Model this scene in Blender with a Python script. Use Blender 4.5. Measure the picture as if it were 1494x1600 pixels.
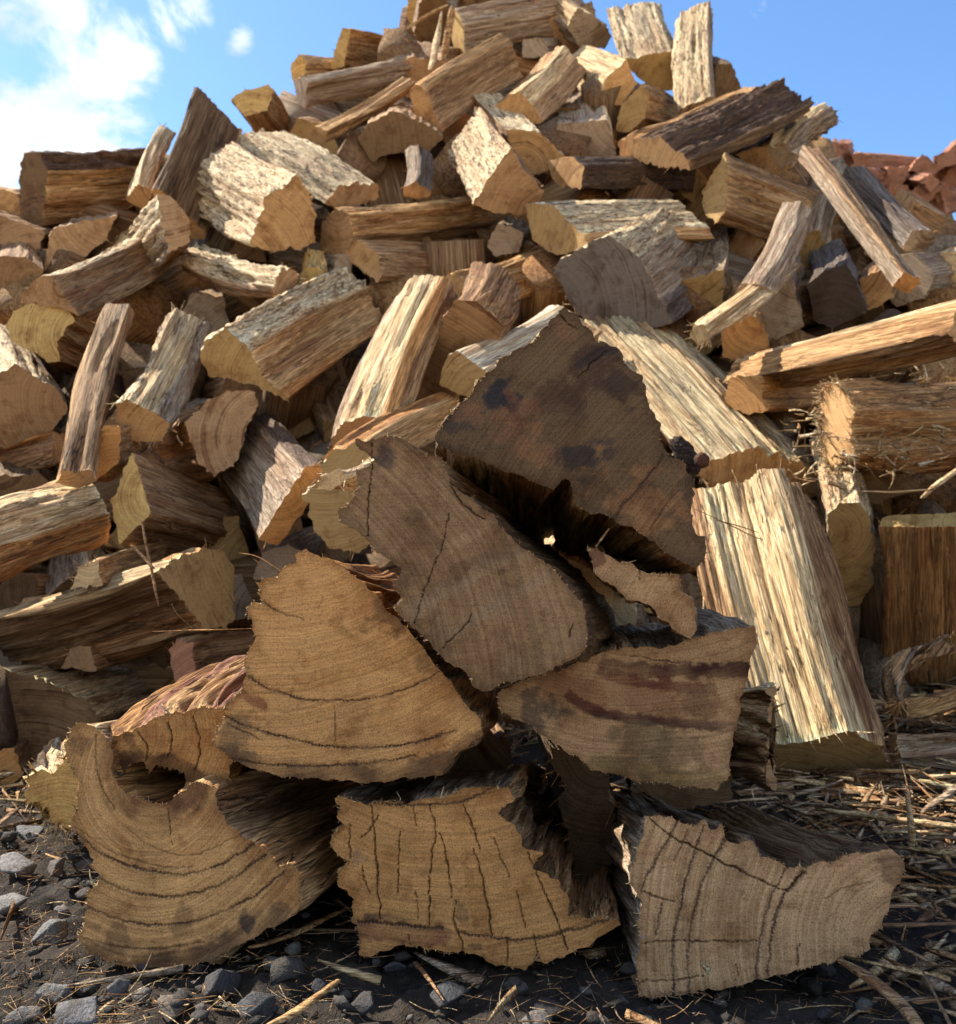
import bpy, math, random
import numpy as np
from mathutils import Vector, Matrix
from mathutils.geometry import delaunay_2d_cdt
random.seed(7); RS = np.random.RandomState(11)
for o in list(bpy.data.objects): bpy.data.objects.remove(o)
scene = bpy.context.scene; COL = scene.collection

# ---------------------------------------------------------------- camera
CAMH = 0.24; FPX = 1435.0; PITCH = math.radians(3.0)
cd = bpy.data.cameras.new('camera'); cam = bpy.data.objects.new('camera', cd); COL.objects.link(cam)
cam.location = (0, 0, CAMH); cam.rotation_euler = (math.radians(90) + PITCH, 0, 0)
cd.sensor_fit = 'HORIZONTAL'; cd.sensor_width = 36; cd.lens = 36 * FPX / 1494
cd.clip_start = 0.02; cd.clip_end = 2000
cd.dof.use_dof = True; cd.dof.focus_distance = 0.57; cd.dof.aperture_fstop = 20
scene.camera = cam
CP = np.array([0, 0, CAMH]); FWD = np.array([0, math.cos(PITCH), math.sin(PITCH)]); UPV = np.array([0, -math.sin(PITCH), math.cos(PITCH)])
def ray(px, py):                       # direction with forward (world y) component 1
    d = FWD + np.array([1.0, 0, 0]) * ((px - 747) / FPX) - UPV * ((py - 800) / FPX)
    return d / d[1]

# ---------------------------------------------------------------- sun, sky, exposure
SUN_EL = math.radians(46); SUN_AZ = math.radians(-67)      # azimuth from +Y towards +X (sun stands to the left, a little behind the pile)
sd = np.array([math.sin(SUN_AZ) * math.cos(SUN_EL), math.cos(SUN_AZ) * math.cos(SUN_EL), math.sin(SUN_EL)])
sl = bpy.data.lights.new('sun', 'SUN'); sl.energy = 3.9; sl.angle = math.radians(0.5); sl.color = (1.0, 0.90, 0.74)
so = bpy.data.objects.new('sun', sl); COL.objects.link(so); so.rotation_euler = Vector(sd).to_track_quat('Z', 'Y').to_euler(); so.location = (-3, 2, 4)
world = bpy.data.worlds.new('World'); scene.world = world; world.use_nodes = True
wt = world.node_tree; wn = wt.nodes; wl = wt.links
for n in list(wn): wn.remove(n)
def N(nodes, t, **kw):
    n = nodes.new(t)
    for k, v in kw.items(): setattr(n, k, v)
    return n
sky = N(wn, 'ShaderNodeTexSky', sky_type='NISHITA'); sky.sun_disc = False; sky.sun_elevation = SUN_EL; sky.sun_rotation = SUN_AZ
sky.air_density = 1.0; sky.dust_density = 0.6; sky.ozone_density = 3.6; sky.altitude = 300
tc = N(wn, 'ShaderNodeTexCoord')
cn = N(wn, 'ShaderNodeTexNoise'); cn.inputs['Scale'].default_value = 9; cn.inputs['Detail'].default_value = 10; cn.inputs['Roughness'].default_value = 0.60; cn.inputs['Distortion'].default_value = 0.3
mp = N(wn, 'ShaderNodeMapping'); mp.inputs['Location'].default_value = (3.1, 1.2, 0.6); mp.inputs['Scale'].default_value = (1, 1, 1.5)
wl.new(tc.outputs['Generated'], mp.inputs['Vector']); wl.new(mp.outputs[0], cn.inputs['Vector'])
def dirmask(px, py, inner, outer):     # soft cloud bank about a compass direction of the sky
    d = ray(px, py); d = d / np.linalg.norm(d)
    v = N(wn, 'ShaderNodeVectorMath', operation='DISTANCE'); v.inputs[1].default_value = tuple(d)
    wl.new(tc.outputs['Generated'], v.inputs[0])
    m = N(wn, 'ShaderNodeMapRange', interpolation_type='SMOOTHSTEP'); m.inputs['From Min'].default_value = inner; m.inputs['From Max'].default_value = outer
    m.inputs['To Min'].default_value = 1; m.inputs['To Max'].default_value = 0
    wl.new(v.outputs['Value'], m.inputs['Value']); return m.outputs[0]
masks = [dirmask(20, 190, 0.05, 0.21), dirmask(190, 90, 0.0, 0.08), dirmask(95, 15, 0.0, 0.07), dirmask(375, 68, 0.0, 0.035), dirmask(285, 15, 0.0, 0.075), dirmask(-500, 150, 0.2, 0.5)]
bk = N(wn, 'ShaderNodeVectorMath', operation='DISTANCE'); bk.inputs[1].default_value = (0.0, -0.8, 0.6); wl.new(tc.outputs['Generated'], bk.inputs[0])   # unseen cloud added for fill light over the yard behind the camera
bm_ = N(wn, 'ShaderNodeMapRange', interpolation_type='SMOOTHSTEP'); bm_.inputs['From Min'].default_value = 0.6; bm_.inputs['From Max'].default_value = 1.2; bm_.inputs['To Min'].default_value = 1; bm_.inputs['To Max'].default_value = 0
wl.new(bk.outputs['Value'], bm_.inputs['Value']); masks.append(bm_.outputs[0])
acc = masks[0]
for m in masks[1:]:
    mx = N(wn, 'ShaderNodeMath', operation='MAXIMUM'); wl.new(acc, mx.inputs[0]); wl.new(m, mx.inputs[1]); acc = mx.outputs[0]
ad = N(wn, 'ShaderNodeMath', operation='MULTIPLY_ADD'); wl.new(acc, ad.inputs[0]); ad.inputs[1].default_value = 0.25; wl.new(cn.outputs['Fac'], ad.inputs[2])
cr = N(wn, 'ShaderNodeMapRange', interpolation_type='SMOOTHSTEP'); cr.inputs['From Min'].default_value = 0.62; cr.inputs['From Max'].default_value = 0.80
wl.new(ad.outputs[0], cr.inputs['Value'])
cn2 = N(wn, 'ShaderNodeTexNoise'); cn2.inputs['Scale'].default_value = 7; cn2.inputs['Detail'].default_value = 5
wl.new(mp.outputs[0], cn2.inputs['Vector'])
ccol = N(wn, 'ShaderNodeValToRGB'); ccol.color_ramp.elements[0].position = 0.38; ccol.color_ramp.elements[0].color = (2.6, 3.1, 3.6, 1)
ccol.color_ramp.elements[1].position = 0.6; ccol.color_ramp.elements[1].color = (5.0, 5.1, 5.0, 1)
wl.new(cn2.outputs['Fac'], ccol.inputs[0])
cmix = N(wn, 'ShaderNodeMixRGB'); wl.new(cr.outputs[0], cmix.inputs[0]); hs = N(wn, 'ShaderNodeHueSaturation'); hs.inputs['Saturation'].default_value = 1.12; wl.new(sky.outputs[0], hs.inputs['Color']); wl.new(hs.outputs[0], cmix.inputs[1]); wl.new(ccol.outputs[0], cmix.inputs[2])
bg = N(wn, 'ShaderNodeBackground'); bg.inputs['Strength'].default_value = 0.092
wl.new(cmix.outputs[0], bg.inputs['Color'])
wo = N(wn, 'ShaderNodeOutputWorld'); wl.new(bg.outputs[0], wo.inputs[0])
scene.view_settings.view_transform = 'Standard'; scene.view_settings.look = 'None'; scene.view_settings.gamma = 1
scene.view_settings.exposure = 1.6
scene.render.engine = 'CYCLES'

# ---------------------------------------------------------------- numpy gradient noise
_P = RS.permutation(256); _P = np.concatenate([_P, _P, _P]); _G = RS.normal(size=(256, 3)); _G /= np.linalg.norm(_G, axis=1)[:, None]
def noise(x, y, z):
    x, y, z = np.broadcast_arrays(np.asarray(x, float), np.asarray(y, float), np.asarray(z, float))
    xi = np.floor(x).astype(int); yi = np.floor(y).astype(int); zi = np.floor(z).astype(int)
    xf = x - xi; yf = y - yi; zf = z - zi
    u = xf**3 * (xf * (xf * 6 - 15) + 10); v = yf**3 * (yf * (yf * 6 - 15) + 10); w = zf**3 * (zf * (zf * 6 - 15) + 10)
    r = 0
    for a in (0, 1):
        for b in (0, 1):
            for c in (0, 1):
                h = _P[_P[_P[(xi + a) & 255] + ((yi + b) & 255)] + ((zi + c) & 255)]
                g = _G[h]
                r = r + (g[..., 0] * (xf - a) + g[..., 1] * (yf - b) + g[..., 2] * (zf - c)) * np.where(a, u, 1 - u) * np.where(b, v, 1 - v) * np.where(c, w, 1 - w)
    return r * 1.6
def fbm(x, y, z, o=4):
    r = 0; a = 1.0; s = 1.0
    for i in range(o):
        r = r + a * noise(x * s, y * s + 7.3 * i, z * s - 3.1 * i); a *= 0.5; s *= 2.05
    return r
def sstep(a, b, x):
    t = np.clip((x - a) / (b - a), 0, 1); return t * t * (3 - 2 * t)

# ---------------------------------------------------------------- materials
def newmat(name):
    m = bpy.data.materials.new(name); m.use_nodes = True; nt = m.node_tree
    for n in list(nt.nodes): nt.nodes.remove(n)
    out = nt.nodes.new('ShaderNodeOutputMaterial'); b = nt.nodes.new('ShaderNodeBsdfPrincipled')
    nt.links.new(b.outputs[0], out.inputs[0]); b.inputs['Specular IOR Level'].default_value = 0.25
    return m, nt.nodes, nt.links, b
def mixc(nodes, links, typ, fac, a, b):
    n = nodes.new('ShaderNodeMixRGB'); n.blend_type = typ
    for s, v in ((0, fac), (1, a), (2, b)):
        if isinstance(v, (int, float)): n.inputs[s].default_value = v
        elif isinstance(v, tuple): n.inputs[s].default_value = v + (1,) if len(v) == 3 else v
        else: links.new(v, n.inputs[s])
    return n.outputs[0]
def mrange(nodes, links, v, a, b, c=0.0, d=1.0):
    n = nodes.new('ShaderNodeMapRange'); n.interpolation_type = 'SMOOTHSTEP'
    links.new(v, n.inputs['Value'])
    for k, x in (('From Min', a), ('From Max', b), ('To Min', c), ('To Max', d)): n.inputs[k].default_value = x
    return n.outputs[0]
def tnoise(nodes, links, vec, scale, detail=4, rough=0.55, dist=0.0):
    n = nodes.new('ShaderNodeTexNoise'); links.new(vec, n.inputs['Vector'])
    n.inputs['Scale'].default_value = scale; n.inputs['Detail'].default_value = detail; n.inputs['Roughness'].default_value = rough; n.inputs['Distortion'].default_value = dist
    return n.outputs['Fac']
def mathn(nodes, links, op, a, b=None):
    n = nodes.new('ShaderNodeMath'); n.operation = op
    for s, v in ((0, a), (1, b)):
        if v is None: continue
        if isinstance(v, (int, float)): n.inputs[s].default_value = v
        else: links.new(v, n.inputs[s])
    return n.outputs[0]
def objvec(nodes, links, scale):
    t = nodes.new('ShaderNodeAttribute'); t.attribute_name = 'wc'; oi = nodes.new('ShaderNodeObjectInfo')
    m = mathn(nodes, links, 'MULTIPLY', oi.outputs['Random'], 37.0)
    a = nodes.new('ShaderNodeVectorMath'); a.operation = 'ADD'; links.new(t.outputs['Vector'], a.inputs[0]); links.new(m, a.inputs[1])
    mp = nodes.new('ShaderNodeMapping'); mp.inputs['Scale'].default_value = scale; links.new(a.outputs[0], mp.inputs['Vector'])
    return mp.outputs[0], a.outputs[0]

def side_material(name, bark=False):
    m, nd, lk, b = newmat(name)
    at = nd.new('ShaderNodeAttribute'); at.attribute_name = 'tint'
    vs, vo = objvec(nd, lk, (0.018, 1, 1) if not bark else (0.12, 1, 1))
    vs2, _ = objvec(nd, lk, (0.09, 1, 1)); vpt, _ = objvec(nd, lk, (0.35, 1, 1))
    fine = tnoise(nd, lk, vs, 560, 6, 0.68)
    mid = tnoise(nd, lk, vs, 120, 4, 0.6, 0.1)
    band = tnoise(nd, lk, vs2, 42, 3, 0.5, 0.15)
    patch = tnoise(nd, lk, vpt, 20, 4, 0.6)
    vf, _ = objvec(nd, lk, (0.02, 1, 1)); hair = tnoise(nd, lk, vf, 1300, 3, 0.6)
    col = mixc(nd, lk, 'MULTIPLY', 1.0, at.outputs['Color'], mixc(nd, lk, 'MIX', mrange(nd, lk, fine, 0.40, 0.60), (0.54, 0.47, 0.40), (1.30, 1.28, 1.25)))
    col = mixc(nd, lk, 'MULTIPLY', mrange(nd, lk, hair, 0.5, 0.57, 0, 0.7), col, (0.55, 0.46, 0.38))
    col = mixc(nd, lk, 'MULTIPLY', mrange(nd, lk, mid, 0.52, 0.57, 0, 0.62), col, (0.50, 0.38, 0.29))
    col = mixc(nd, lk, 'MULTIPLY', mrange(nd, lk, band, 0.50, 0.62, 0, 0.5), col, (0.62, 0.42, 0.30))
    col = mixc(nd, lk, 'MIX', mrange(nd, lk, patch, 0.52, 0.75, 0, 0.5), col, mixc(nd, lk, 'MULTIPLY', 1.0, col, (0.6, 0.56, 0.56)))
    # thin drying checks
    vc, _ = objvec(nd, lk, (0.05, 1, 1))
    ck = tnoise(nd, lk, vc, 75, 3, 0.5, 0.2)
    ckl = mathn(nd, lk, 'ABSOLUTE', mathn(nd, lk, 'SUBTRACT', ck, 0.5))
    ckm = mrange(nd, lk, ckl, 0.0, 0.013, 1.0, 0.0)
    ckm = mathn(nd, lk, 'MULTIPLY', ckm, mrange(nd, lk, patch, 0.42, 0.6))
    col = mixc(nd, lk, 'MIX', mathn(nd, lk, 'MULTIPLY', ckm, 0.85), col, (0.035, 0.022, 0.016))
    if bark:
        vb, _ = objvec(nd, lk, (0.22, 1, 1))
        fl = tnoise(nd, lk, vb, 130, 5, 0.7, 0.8)
        col = mixc(nd, lk, 'MIX', mrange(nd, lk, fl, 0.64, 0.70, 0, 0.6), col, (0.12, 0.085, 0.06))
        vr = nd.new('ShaderNodeTexVoronoi'); vr.feature = 'DISTANCE_TO_EDGE'; vr.inputs['Scale'].default_value = 75
        wv = nd.new('ShaderNodeVectorMath'); wv.operation = 'ADD'; lk.new(vb, wv.inputs[0])
        wn_ = nd.new('ShaderNodeTexNoise'); wn_.inputs['Scale'].default_value = 60; lk.new(vb, wn_.inputs['Vector'])
        ws = nd.new('ShaderNodeVectorMath'); ws.operation = 'SCALE'; ws.inputs['Scale'].default_value = 0.02; lk.new(wn_.outputs['Color'], ws.inputs[0]); lk.new(ws.outputs[0], wv.inputs[1])
        lk.new(wv.outputs[0], vr.inputs['Vector'])
        fur = mathn(nd, lk, 'MULTIPLY', mrange(nd, lk, vr.outputs['Distance'], 0.0, 0.07, 1, 0), mrange(nd, lk, mid, 0.46, 0.60))
        col = mixc(nd, lk, 'MIX', mathn(nd, lk, 'MULTIPLY', fur, 0.75), col, (0.10, 0.07, 0.05))
    lk.new(col, b.inputs['Base Color']); b.inputs['Roughness'].default_value = 0.78
    h = mathn(nd, lk, 'ADD', mathn(nd, lk, 'MULTIPLY', fine, 0.5), mathn(nd, lk, 'MULTIPLY', mid, 1.0))
    h = mathn(nd, lk, 'ADD', mathn(nd, lk, 'SUBTRACT', h, mathn(nd, lk, 'MULTIPLY', ckm, 0.8)), mathn(nd, lk, 'MULTIPLY', hair, 0.3))
    if bark: h = mathn(nd, lk, 'SUBTRACT', mathn(nd, lk, 'SUBTRACT', h, mathn(nd, lk, 'MULTIPLY', fl, 0.8)), mathn(nd, lk, 'MULTIPLY', fur, 1.2))
    bp = nd.new('ShaderNodeBump'); bp.inputs['Strength'].default_value = 1.0; bp.inputs['Distance'].default_value = 0.0045
    lk.new(h, bp.inputs['Height']); lk.new(bp.outputs[0], b.inputs['Normal'])
    return m
def end_material(name):
    m, nd, lk, b = newmat(name)
    at = nd.new('ShaderNodeAttribute'); at.attribute_name = 'tint'
    rv = nd.new('ShaderNodeAttribute'); rv.attribute_name = 'rv'
    mk = nd.new('ShaderNodeAttribute'); mk.attribute_name = 'mark'
    _, vo = objvec(nd, lk, (1, 1, 1))
    ln = nd.new('ShaderNodeVectorMath'); ln.operation = 'LENGTH'; lk.new(rv.outputs['Vector'], ln.inputs[0])
    wob = tnoise(nd, lk, vo, 22, 3, 0.5)
    r = mathn(nd, lk, 'ADD', ln.outputs['Value'], mathn(nd, lk, 'MULTIPLY', wob, 0.009))
    cv = nd.new('ShaderNodeCombineXYZ'); lk.new(r, cv.inputs[0])
    oi = nd.new('ShaderNodeObjectInfo'); lk.new(mathn(nd, lk, 'MULTIPLY', oi.outputs['Random'], 9.0), cv.inputs[1])
    g1 = tnoise(nd, lk, cv.outputs[0], 620, 3, 0.6)
    g2 = tnoise(nd, lk, cv.outputs[0], 95, 2, 0.5)
    grain = tnoise(nd, lk, vo, 1100, 4, 0.75)
    patch = tnoise(nd, lk, vo, 24, 5, 0.65)
    blot = tnoise(nd, lk, vo, 60, 4, 0.6, 0.5)
    # saw marks: parallel scratches across the cut
    mp = nd.new('ShaderNodeMapping'); mp.inputs['Rotation'].default_value = (0.9, 0, 0); mp.inputs['Scale'].default_value = (1, 0.04, 1); lk.new(vo, mp.inputs['Vector'])
    saw = tnoise(nd, lk, mp.outputs[0], 700, 3, 0.65)
    col = mixc(nd, lk, 'MULTIPLY', 1.0, at.outputs['Color'], mixc(nd, lk, 'MIX', mrange(nd, lk, g1, 0.35, 0.65), (0.86, 0.82, 0.77), (1.2, 1.17, 1.13)))
    col = mixc(nd, lk, 'MULTIPLY', mrange(nd, lk, g2, 0.50, 0.62, 0, 0.25), col, (0.66, 0.54, 0.44))
    thin = mrange(nd, lk, mathn(nd, lk, 'ABSOLUTE', mathn(nd, lk, 'SUBTRACT', tnoise(nd, lk, cv.outputs[0], 55, 1, 0.4), 0.5)), 0.0, 0.012, 1, 0)
    col = mixc(nd, lk, 'MULTIPLY', mathn(nd, lk, 'MULTIPLY', mathn(nd, lk, 'MULTIPLY', thin, at.outputs['Alpha']), mrange(nd, lk, patch, 0.40, 0.52, 0.1, 0.8)), col, (0.38, 0.27, 0.20))
    col = mixc(nd, lk, 'MULTIPLY', mrange(nd, lk, patch, 0.48, 0.66, 0, 0.75), col, (0.62, 0.52, 0.44))
    col = mixc(nd, lk, 'MULTIPLY', mrange(nd, lk, blot, 0.54, 0.68, 0, 0.7), col, (0.62, 0.55, 0.50))
    col = mixc(nd, lk, 'MULTIPLY', mrange(nd, lk, saw, 0.50, 0.66, 0, 0.5), col, (0.72, 0.68, 0.62))
    col = mixc(nd, lk, 'MULTIPLY', mrange(nd, lk, grain, 0.50, 0.62, 0, 0.85), col, (0.50, 0.42, 0.35))
    col = mixc(nd, lk, 'MIX', mrange(nd, lk, grain, 0.42, 0.33, 0, 0.6), col, mixc(nd, lk, 'MULTIPLY', 1.0, col, (1.5, 1.42, 1.3)))
    col = mixc(nd, lk, 'MIX', mk.outputs['Fac'], col, (0.045, 0.022, 0.014))
    lk.new(col, b.inputs['Base Color']); b.inputs['Roughness'].default_value = 0.82
    h = mathn(nd, lk, 'ADD', mathn(nd, lk, 'MULTIPLY', grain, 0.9), mathn(nd, lk, 'MULTIPLY', saw, 0.35))
    h = mathn(nd, lk, 'ADD', h, mathn(nd, lk, 'MULTIPLY', g1, 0.4))
    h = mathn(nd, lk, 'SUBTRACT', h, mathn(nd, lk, 'MULTIPLY', mk.outputs['Fac'], 0.9))
    bp = nd.new('ShaderNodeBump'); bp.inputs['Strength'].default_value = 0.8; bp.inputs['Distance'].default_value = 0.0012
    lk.new(h, bp.inputs['Height']); lk.new(bp.outputs[0], b.inputs['Normal'])
    return m
M_SIDE = side_material('split_wood'); M_BARK = side_material('bark', True); M_END = end_material('end_grain')

# ---------------------------------------------------------------- mesh helpers
def mesh_np(name, verts, faces_list, mat, parent=None, tint=None, rv=None, mark=None, smooth=True, wc=None, alpha=1.0):
    """faces_list: list of int arrays (k x 3, k x 4) or python lists of index lists"""
    me = bpy.data.meshes.new(name)
    V = np.asarray(verts, dtype=np.float32); loops = []; starts = []; totals = []; c = 0
    for F in faces_list:
        if isinstance(F, np.ndarray):
            if len(F) == 0: continue
            k = F.shape[1]; loops.append(F.reshape(-1)); starts.append(c + np.arange(len(F)) * k); totals.append(np.full(len(F), k)); c += F.size
        else:
            for f in F:
                loops.append(np.array(f)); starts.append(np.array([c])); totals.append(np.array([len(f)])); c += len(f)
    loops = np.concatenate(loops).astype(np.int32); starts = np.concatenate(starts).astype(np.int32); totals = np.concatenate(totals).astype(np.int32)
    me.vertices.add(len(V)); me.vertices.foreach_set('co', V.reshape(-1))
    me.loops.add(len(loops)); me.loops.foreach_set('vertex_index', loops)
    me.polygons.add(len(starts)); me.polygons.foreach_set('loop_start', starts); me.polygons.foreach_set('loop_total', totals)
    if smooth: me.polygons.foreach_set('use_smooth', np.ones(len(starts), dtype=bool))
    me.update(calc_edges=True)
    if tint is not None:
        t = np.ones((len(V), 4), dtype=np.float32); t[:, :3] = tint; t[:, 3] = alpha
        a = me.attributes.new('tint', 'FLOAT_COLOR', 'POINT'); a.data.foreach_set('color', t.reshape(-1))
    a = me.attributes.new('wc', 'FLOAT_VECTOR', 'POINT'); a.data.foreach_set('vector', (V if wc is None else np.asarray(wc, np.float32)).reshape(-1))
    if rv is not None:
        a = me.attributes.new('rv', 'FLOAT_VECTOR', 'POINT'); a.data.foreach_set('vector', np.asarray(rv, np.float32).reshape(-1))
    if mark is not None:
        a = me.attributes.new('mark', 'FLOAT', 'POINT'); a.data.foreach_set('value', np.asarray(mark, np.float32))
    me.validate()
    o = bpy.data.objects.new(name, me); me.materials.append(mat); COL.objects.link(o)
    if parent is not None: o.parent = parent
    return o
def tag(o, label=None, cat=None, group=None, kind=None):
    if label: o['label'] = label
    if cat: o['category'] = cat
    if group: o['group'] = group
    if kind: o['kind'] = kind
    return o
def slivers(P, D, Lg, W, curl=0.25, seg=3, flat=0.35):
    """thin bent splinters: P start points, D unit directions, Lg lengths, W widths -> verts, quads"""
    n = len(P); rs = RS
    D = D / np.linalg.norm(D, axis=1)[:, None]
    R = rs.normal(size=(n, 3)); S = np.cross(D, R); S /= np.linalg.norm(S, axis=1)[:, None]; T = np.cross(D, S)
    B = S * rs.uniform(-1, 1, (n, 1)) * curl
    V = []; 
    for k in range(seg + 1):
        t = k / seg
        c = P + D * (Lg[:, None] * t) + B * (Lg[:, None] * t * t)
        w = W[:, None] * (1.0 - 0.75 * t**1.5) * 0.5
        V += [c + S * w, c + T * w * flat, c - S * w, c - T * w * flat]
    V = np.stack(V, axis=1).reshape(-1, 3)           # n * (seg+1)*4
    base = (np.arange(n) * (seg + 1) * 4)[:, None]
    F = []
    for k in range(seg):
        for j in range(4):
            a = k * 4 + j; b = k * 4 + (j + 1) % 4
            F.append(base + np.array([[a, b, b + 4, a + 4]]))
    F.append(base + np.array([[3, 2, 1, 0]])); e = seg * 4; F.append(base + np.array([[e, e + 1, e + 2, e + 3]]))
    return V, np.concatenate(F)

# ---------------------------------------------------------------- colours of the wood
PAL = dict(t=(0.54, 0.345, 0.165), o=(0.50, 0.27, 0.10), c=(0.70, 0.56, 0.34), w=(0.70, 0.62, 0.47), g=(0.38, 0.31, 0.235), G=(0.17, 0.15, 0.14),
           k=(0.41, 0.268, 0.148), r=(0.36, 0.225, 0.12), d=(0.20, 0.13, 0.07), n=(0.065, 0.048, 0.04), y=(0.58, 0.41, 0.165), m=(0.44, 0.30, 0.13), R=(0.38, 0.19, 0.12),
           q=(0.55, 0.315, 0.128), v=(0.50, 0.43, 0.28), B=(0.42, 0.32, 0.21), C=(0.68, 0.57, 0.38), D=(0.13, 0.085, 0.06))
BARK = set('BCD')
SLOPE = 1.18; BASEY = 1.0
def depth(py):
    m = ray(747, py)[2]
    return min((CAMH + SLOPE * BASEY) / max(SLOPE - m, 0.25), 4.0)
# ---------------------------------------------------------------- one split log
def resample(P, step, cols):
    """P: n x 3 closed polyline (local), returns points, edge index of each point"""
    out = []; idx = []
    n = len(P)
    for i in range(n):
        a = P[i]; b = P[(i + 1) % n]; L = np.linalg.norm(b - a); k = max(1, int(round(L / step)))
        for j in range(k): out.append(a + (b - a) * j / k); idx.append(i)
    return np.array(out), np.array(idx)
def chaikin(P, idx_cols, k=0.12):
    out = []; c = []
    n = len(P)
    for i in range(n):
        a = P[i - 1]; b = P[i]; d = P[(i + 1) % n]
        out.append(b + (a - b) * k); c.append(idx_cols[i]); out.append(b + (d - b) * k); c.append(idx_cols[i])
    return np.array(out), c
def seg_dist(Q, A, B):
    """distance of points Q (n,2) to each segment, returns min dist, arclength at closest"""
    best = np.full(len(Q), 1e9); al = np.zeros(len(Q)); s0 = 0
    for a, b in zip(A, B):
        d = b - a; L = np.linalg.norm(d) + 1e-9; t = np.clip(((Q - a) @ d) / L**2, 0, 1)
        dd = np.linalg.norm(Q - (a + t[:, None] * d), axis=1); m = dd < best
        best[m] = dd[m]; al[m] = (s0 + t * L)[m]; s0 += L
    return best, al
LOGS = []
def log(label, face, far, col='t', end='t', d=None, o=0.0, L=0.33, toward=False, rough=1.0, name='firewood_log', cat='firewood log', group='split logs of the big heap',
        fine=False, marks=None, fuzz=14, step=0.0042, nlen=26, maxang=62, taper=1.0, pith=None, fuzzcol=None, bow=0.006, dark=1.0, face_n=None, jag=1.0, lipf=0.6, rot=None):
    F = np.array(face, float); cx, cy = F.mean(0)
    dd = d if d is not None else depth(cy) + o
    C0 = CP + ray(cx, cy) * dd
    r1 = ray(*far); # solve |CP + r1*t - C0| = L
    w = CP - C0; A = r1 @ r1; Bq = 2 * r1 @ w; tperp = -Bq / (2 * A); dm = np.linalg.norm(w + r1 * tperp)
    if dm > L * 0.97: L = dm / 0.97
    disc = math.sqrt(max(0, (L * L - dm * dm) / A)); t = tperp - disc if toward else tperp + disc
    C1 = CP + r1 * t
    ax = (C1 - C0) / np.linalg.norm(C1 - C0); v = (C0 - CP) / np.linalg.norm(C0 - CP)
    cosa = ax @ v; s = 1.0 if cosa >= 0 else -1.0
    nrm = ax.copy()
    ca = math.cos(math.radians(maxang))
    if abs(cosa) < ca:
        perp = ax - v * cosa; perp /= np.linalg.norm(perp); nrm = perp * math.sin(math.radians(maxang)) + v * s * ca
    if face_n is not None: nrm = np.array(face_n, float); nrm /= np.linalg.norm(nrm)
    # local frame
    up = np.array([0, 0, 1.0]) if abs(ax[2]) < 0.9 else np.array([0, 1.0, 0])
    Y = np.cross(up, ax); Y /= np.linalg.norm(Y); Z = np.cross(ax, Y); Rm = np.stack([ax, Y, Z], axis=1)
    def unp(px, py):
        r = ray(px, py); t = ((C0 - CP) @ nrm) / (r @ nrm); return (CP + r * t - C0) @ Rm
    P = np.array([unp(*p) for p in face])
    cols = list(col) if len(col) > 1 else [col] * len(P)
    while len(cols) < len(P): cols.append(cols[-1])
    cols = cols[:len(P)]
    area = 0.5 * np.sum(P[:, 1] * np.roll(P[:, 2], -1) - np.roll(P[:, 1], -1) * P[:, 2])
    if area < 0:
        P = P[::-1].copy(); cols = cols[::-1]; cols = cols[1:] + cols[:1]
    if not fine: P, cols = chaikin(P, cols, 0.035)
    Q, ei = resample(P, step, cols); n = len(Q)
    s = np.arange(n) * step
    # outward normals in section plane
    tg = np.roll(Q, -2, 0) - np.roll(Q, 2, 0); nn = np.stack([np.zeros(n), tg[:, 2], -tg[:, 1]], 1); nn /= (np.linalg.norm(nn, axis=1)[:, None] + 1e-9)
    seed = random.random() * 200
    per = max(1, round(n * step / 0.01))
    ang = 2 * np.pi * np.arange(n) / n; R0 = n * step / (2 * np.pi)
    u = np.linspace(0, 1, nlen + 1) ** (1.35 if fine else 1.0)
    ca_, sa_ = np.cos(ang) * R0, np.sin(ang) * R0
    U, AI = np.meshgrid(u, np.arange(n), indexing='ij')
    cx_, sx_ = ca_[AI], sa_[AI]
    warp = 0.0035 * noise(cx_ * 8, sx_ * 8, U * 3 + seed)
    g = fbm((cx_ + warp) * 75, (sx_ + warp) * 75, U * 0.9 + seed, 3) * 0.0030        # long fibre grooves
    g += noise(cx_ * 22, sx_ * 22, U * 1.6 + seed + 9) * (0.0042 if not fine else 0.0022)                        # undulating split
    g += noise(cx_ * 300, sx_ * 260, U * 1.5 + seed) * 0.0010
    bk = np.array([1.0 if c in BARK else 0.0 for c in cols])[ei][AI]
    g += np.abs(noise(cx_ * 130 + warp * 100, sx_ * 130, U * 1.1 + seed + 77)) * 0.0042 - 0.001   # sharp V grooves between fibre ridges
    g += bk * (fbm(cx_ * 90, sx_ * 90, U * 26 + seed, 3) * 0.0022)
    tear = np.maximum(0, noise(cx_ * 45, sx_ * 45, U * 2.2 + seed + 31) - 0.32) * 0.014  # torn steps
    g -= tear
    fadein = 0.55 + 0.45 * sstep(0, 0.05, U) if not fine else 0.35 + 0.65 * sstep(0, 0.04, U)
    g *= rough * fadein * (1.0 if fine else 1.2)
    # ragged lip of the cut
    lm = sstep(-0.1, 0.5, noise(ca_ * 30, sa_ * 30, seed + 61)) if fine else 1.0
    lip = (fbm(ca_ * 120, sa_ * 120, seed, 3) * 0.0012 + np.maximum(0, noise(ca_ * 260, sa_ * 260, seed + 5)) * 0.0022) * jag * (0.12 + 0.75 * lm if fine else 1.0)
    tp = 1 + (taper - 1) * U
    bw = bow * np.sin(np.pi * U) * (1 if random.random() < .5 else -1)
    X = (Q[AI, 0] * (1 - U)) + U * L
    X[0] -= 0
    cyz = Q[:, 1:].mean(0)
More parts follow.
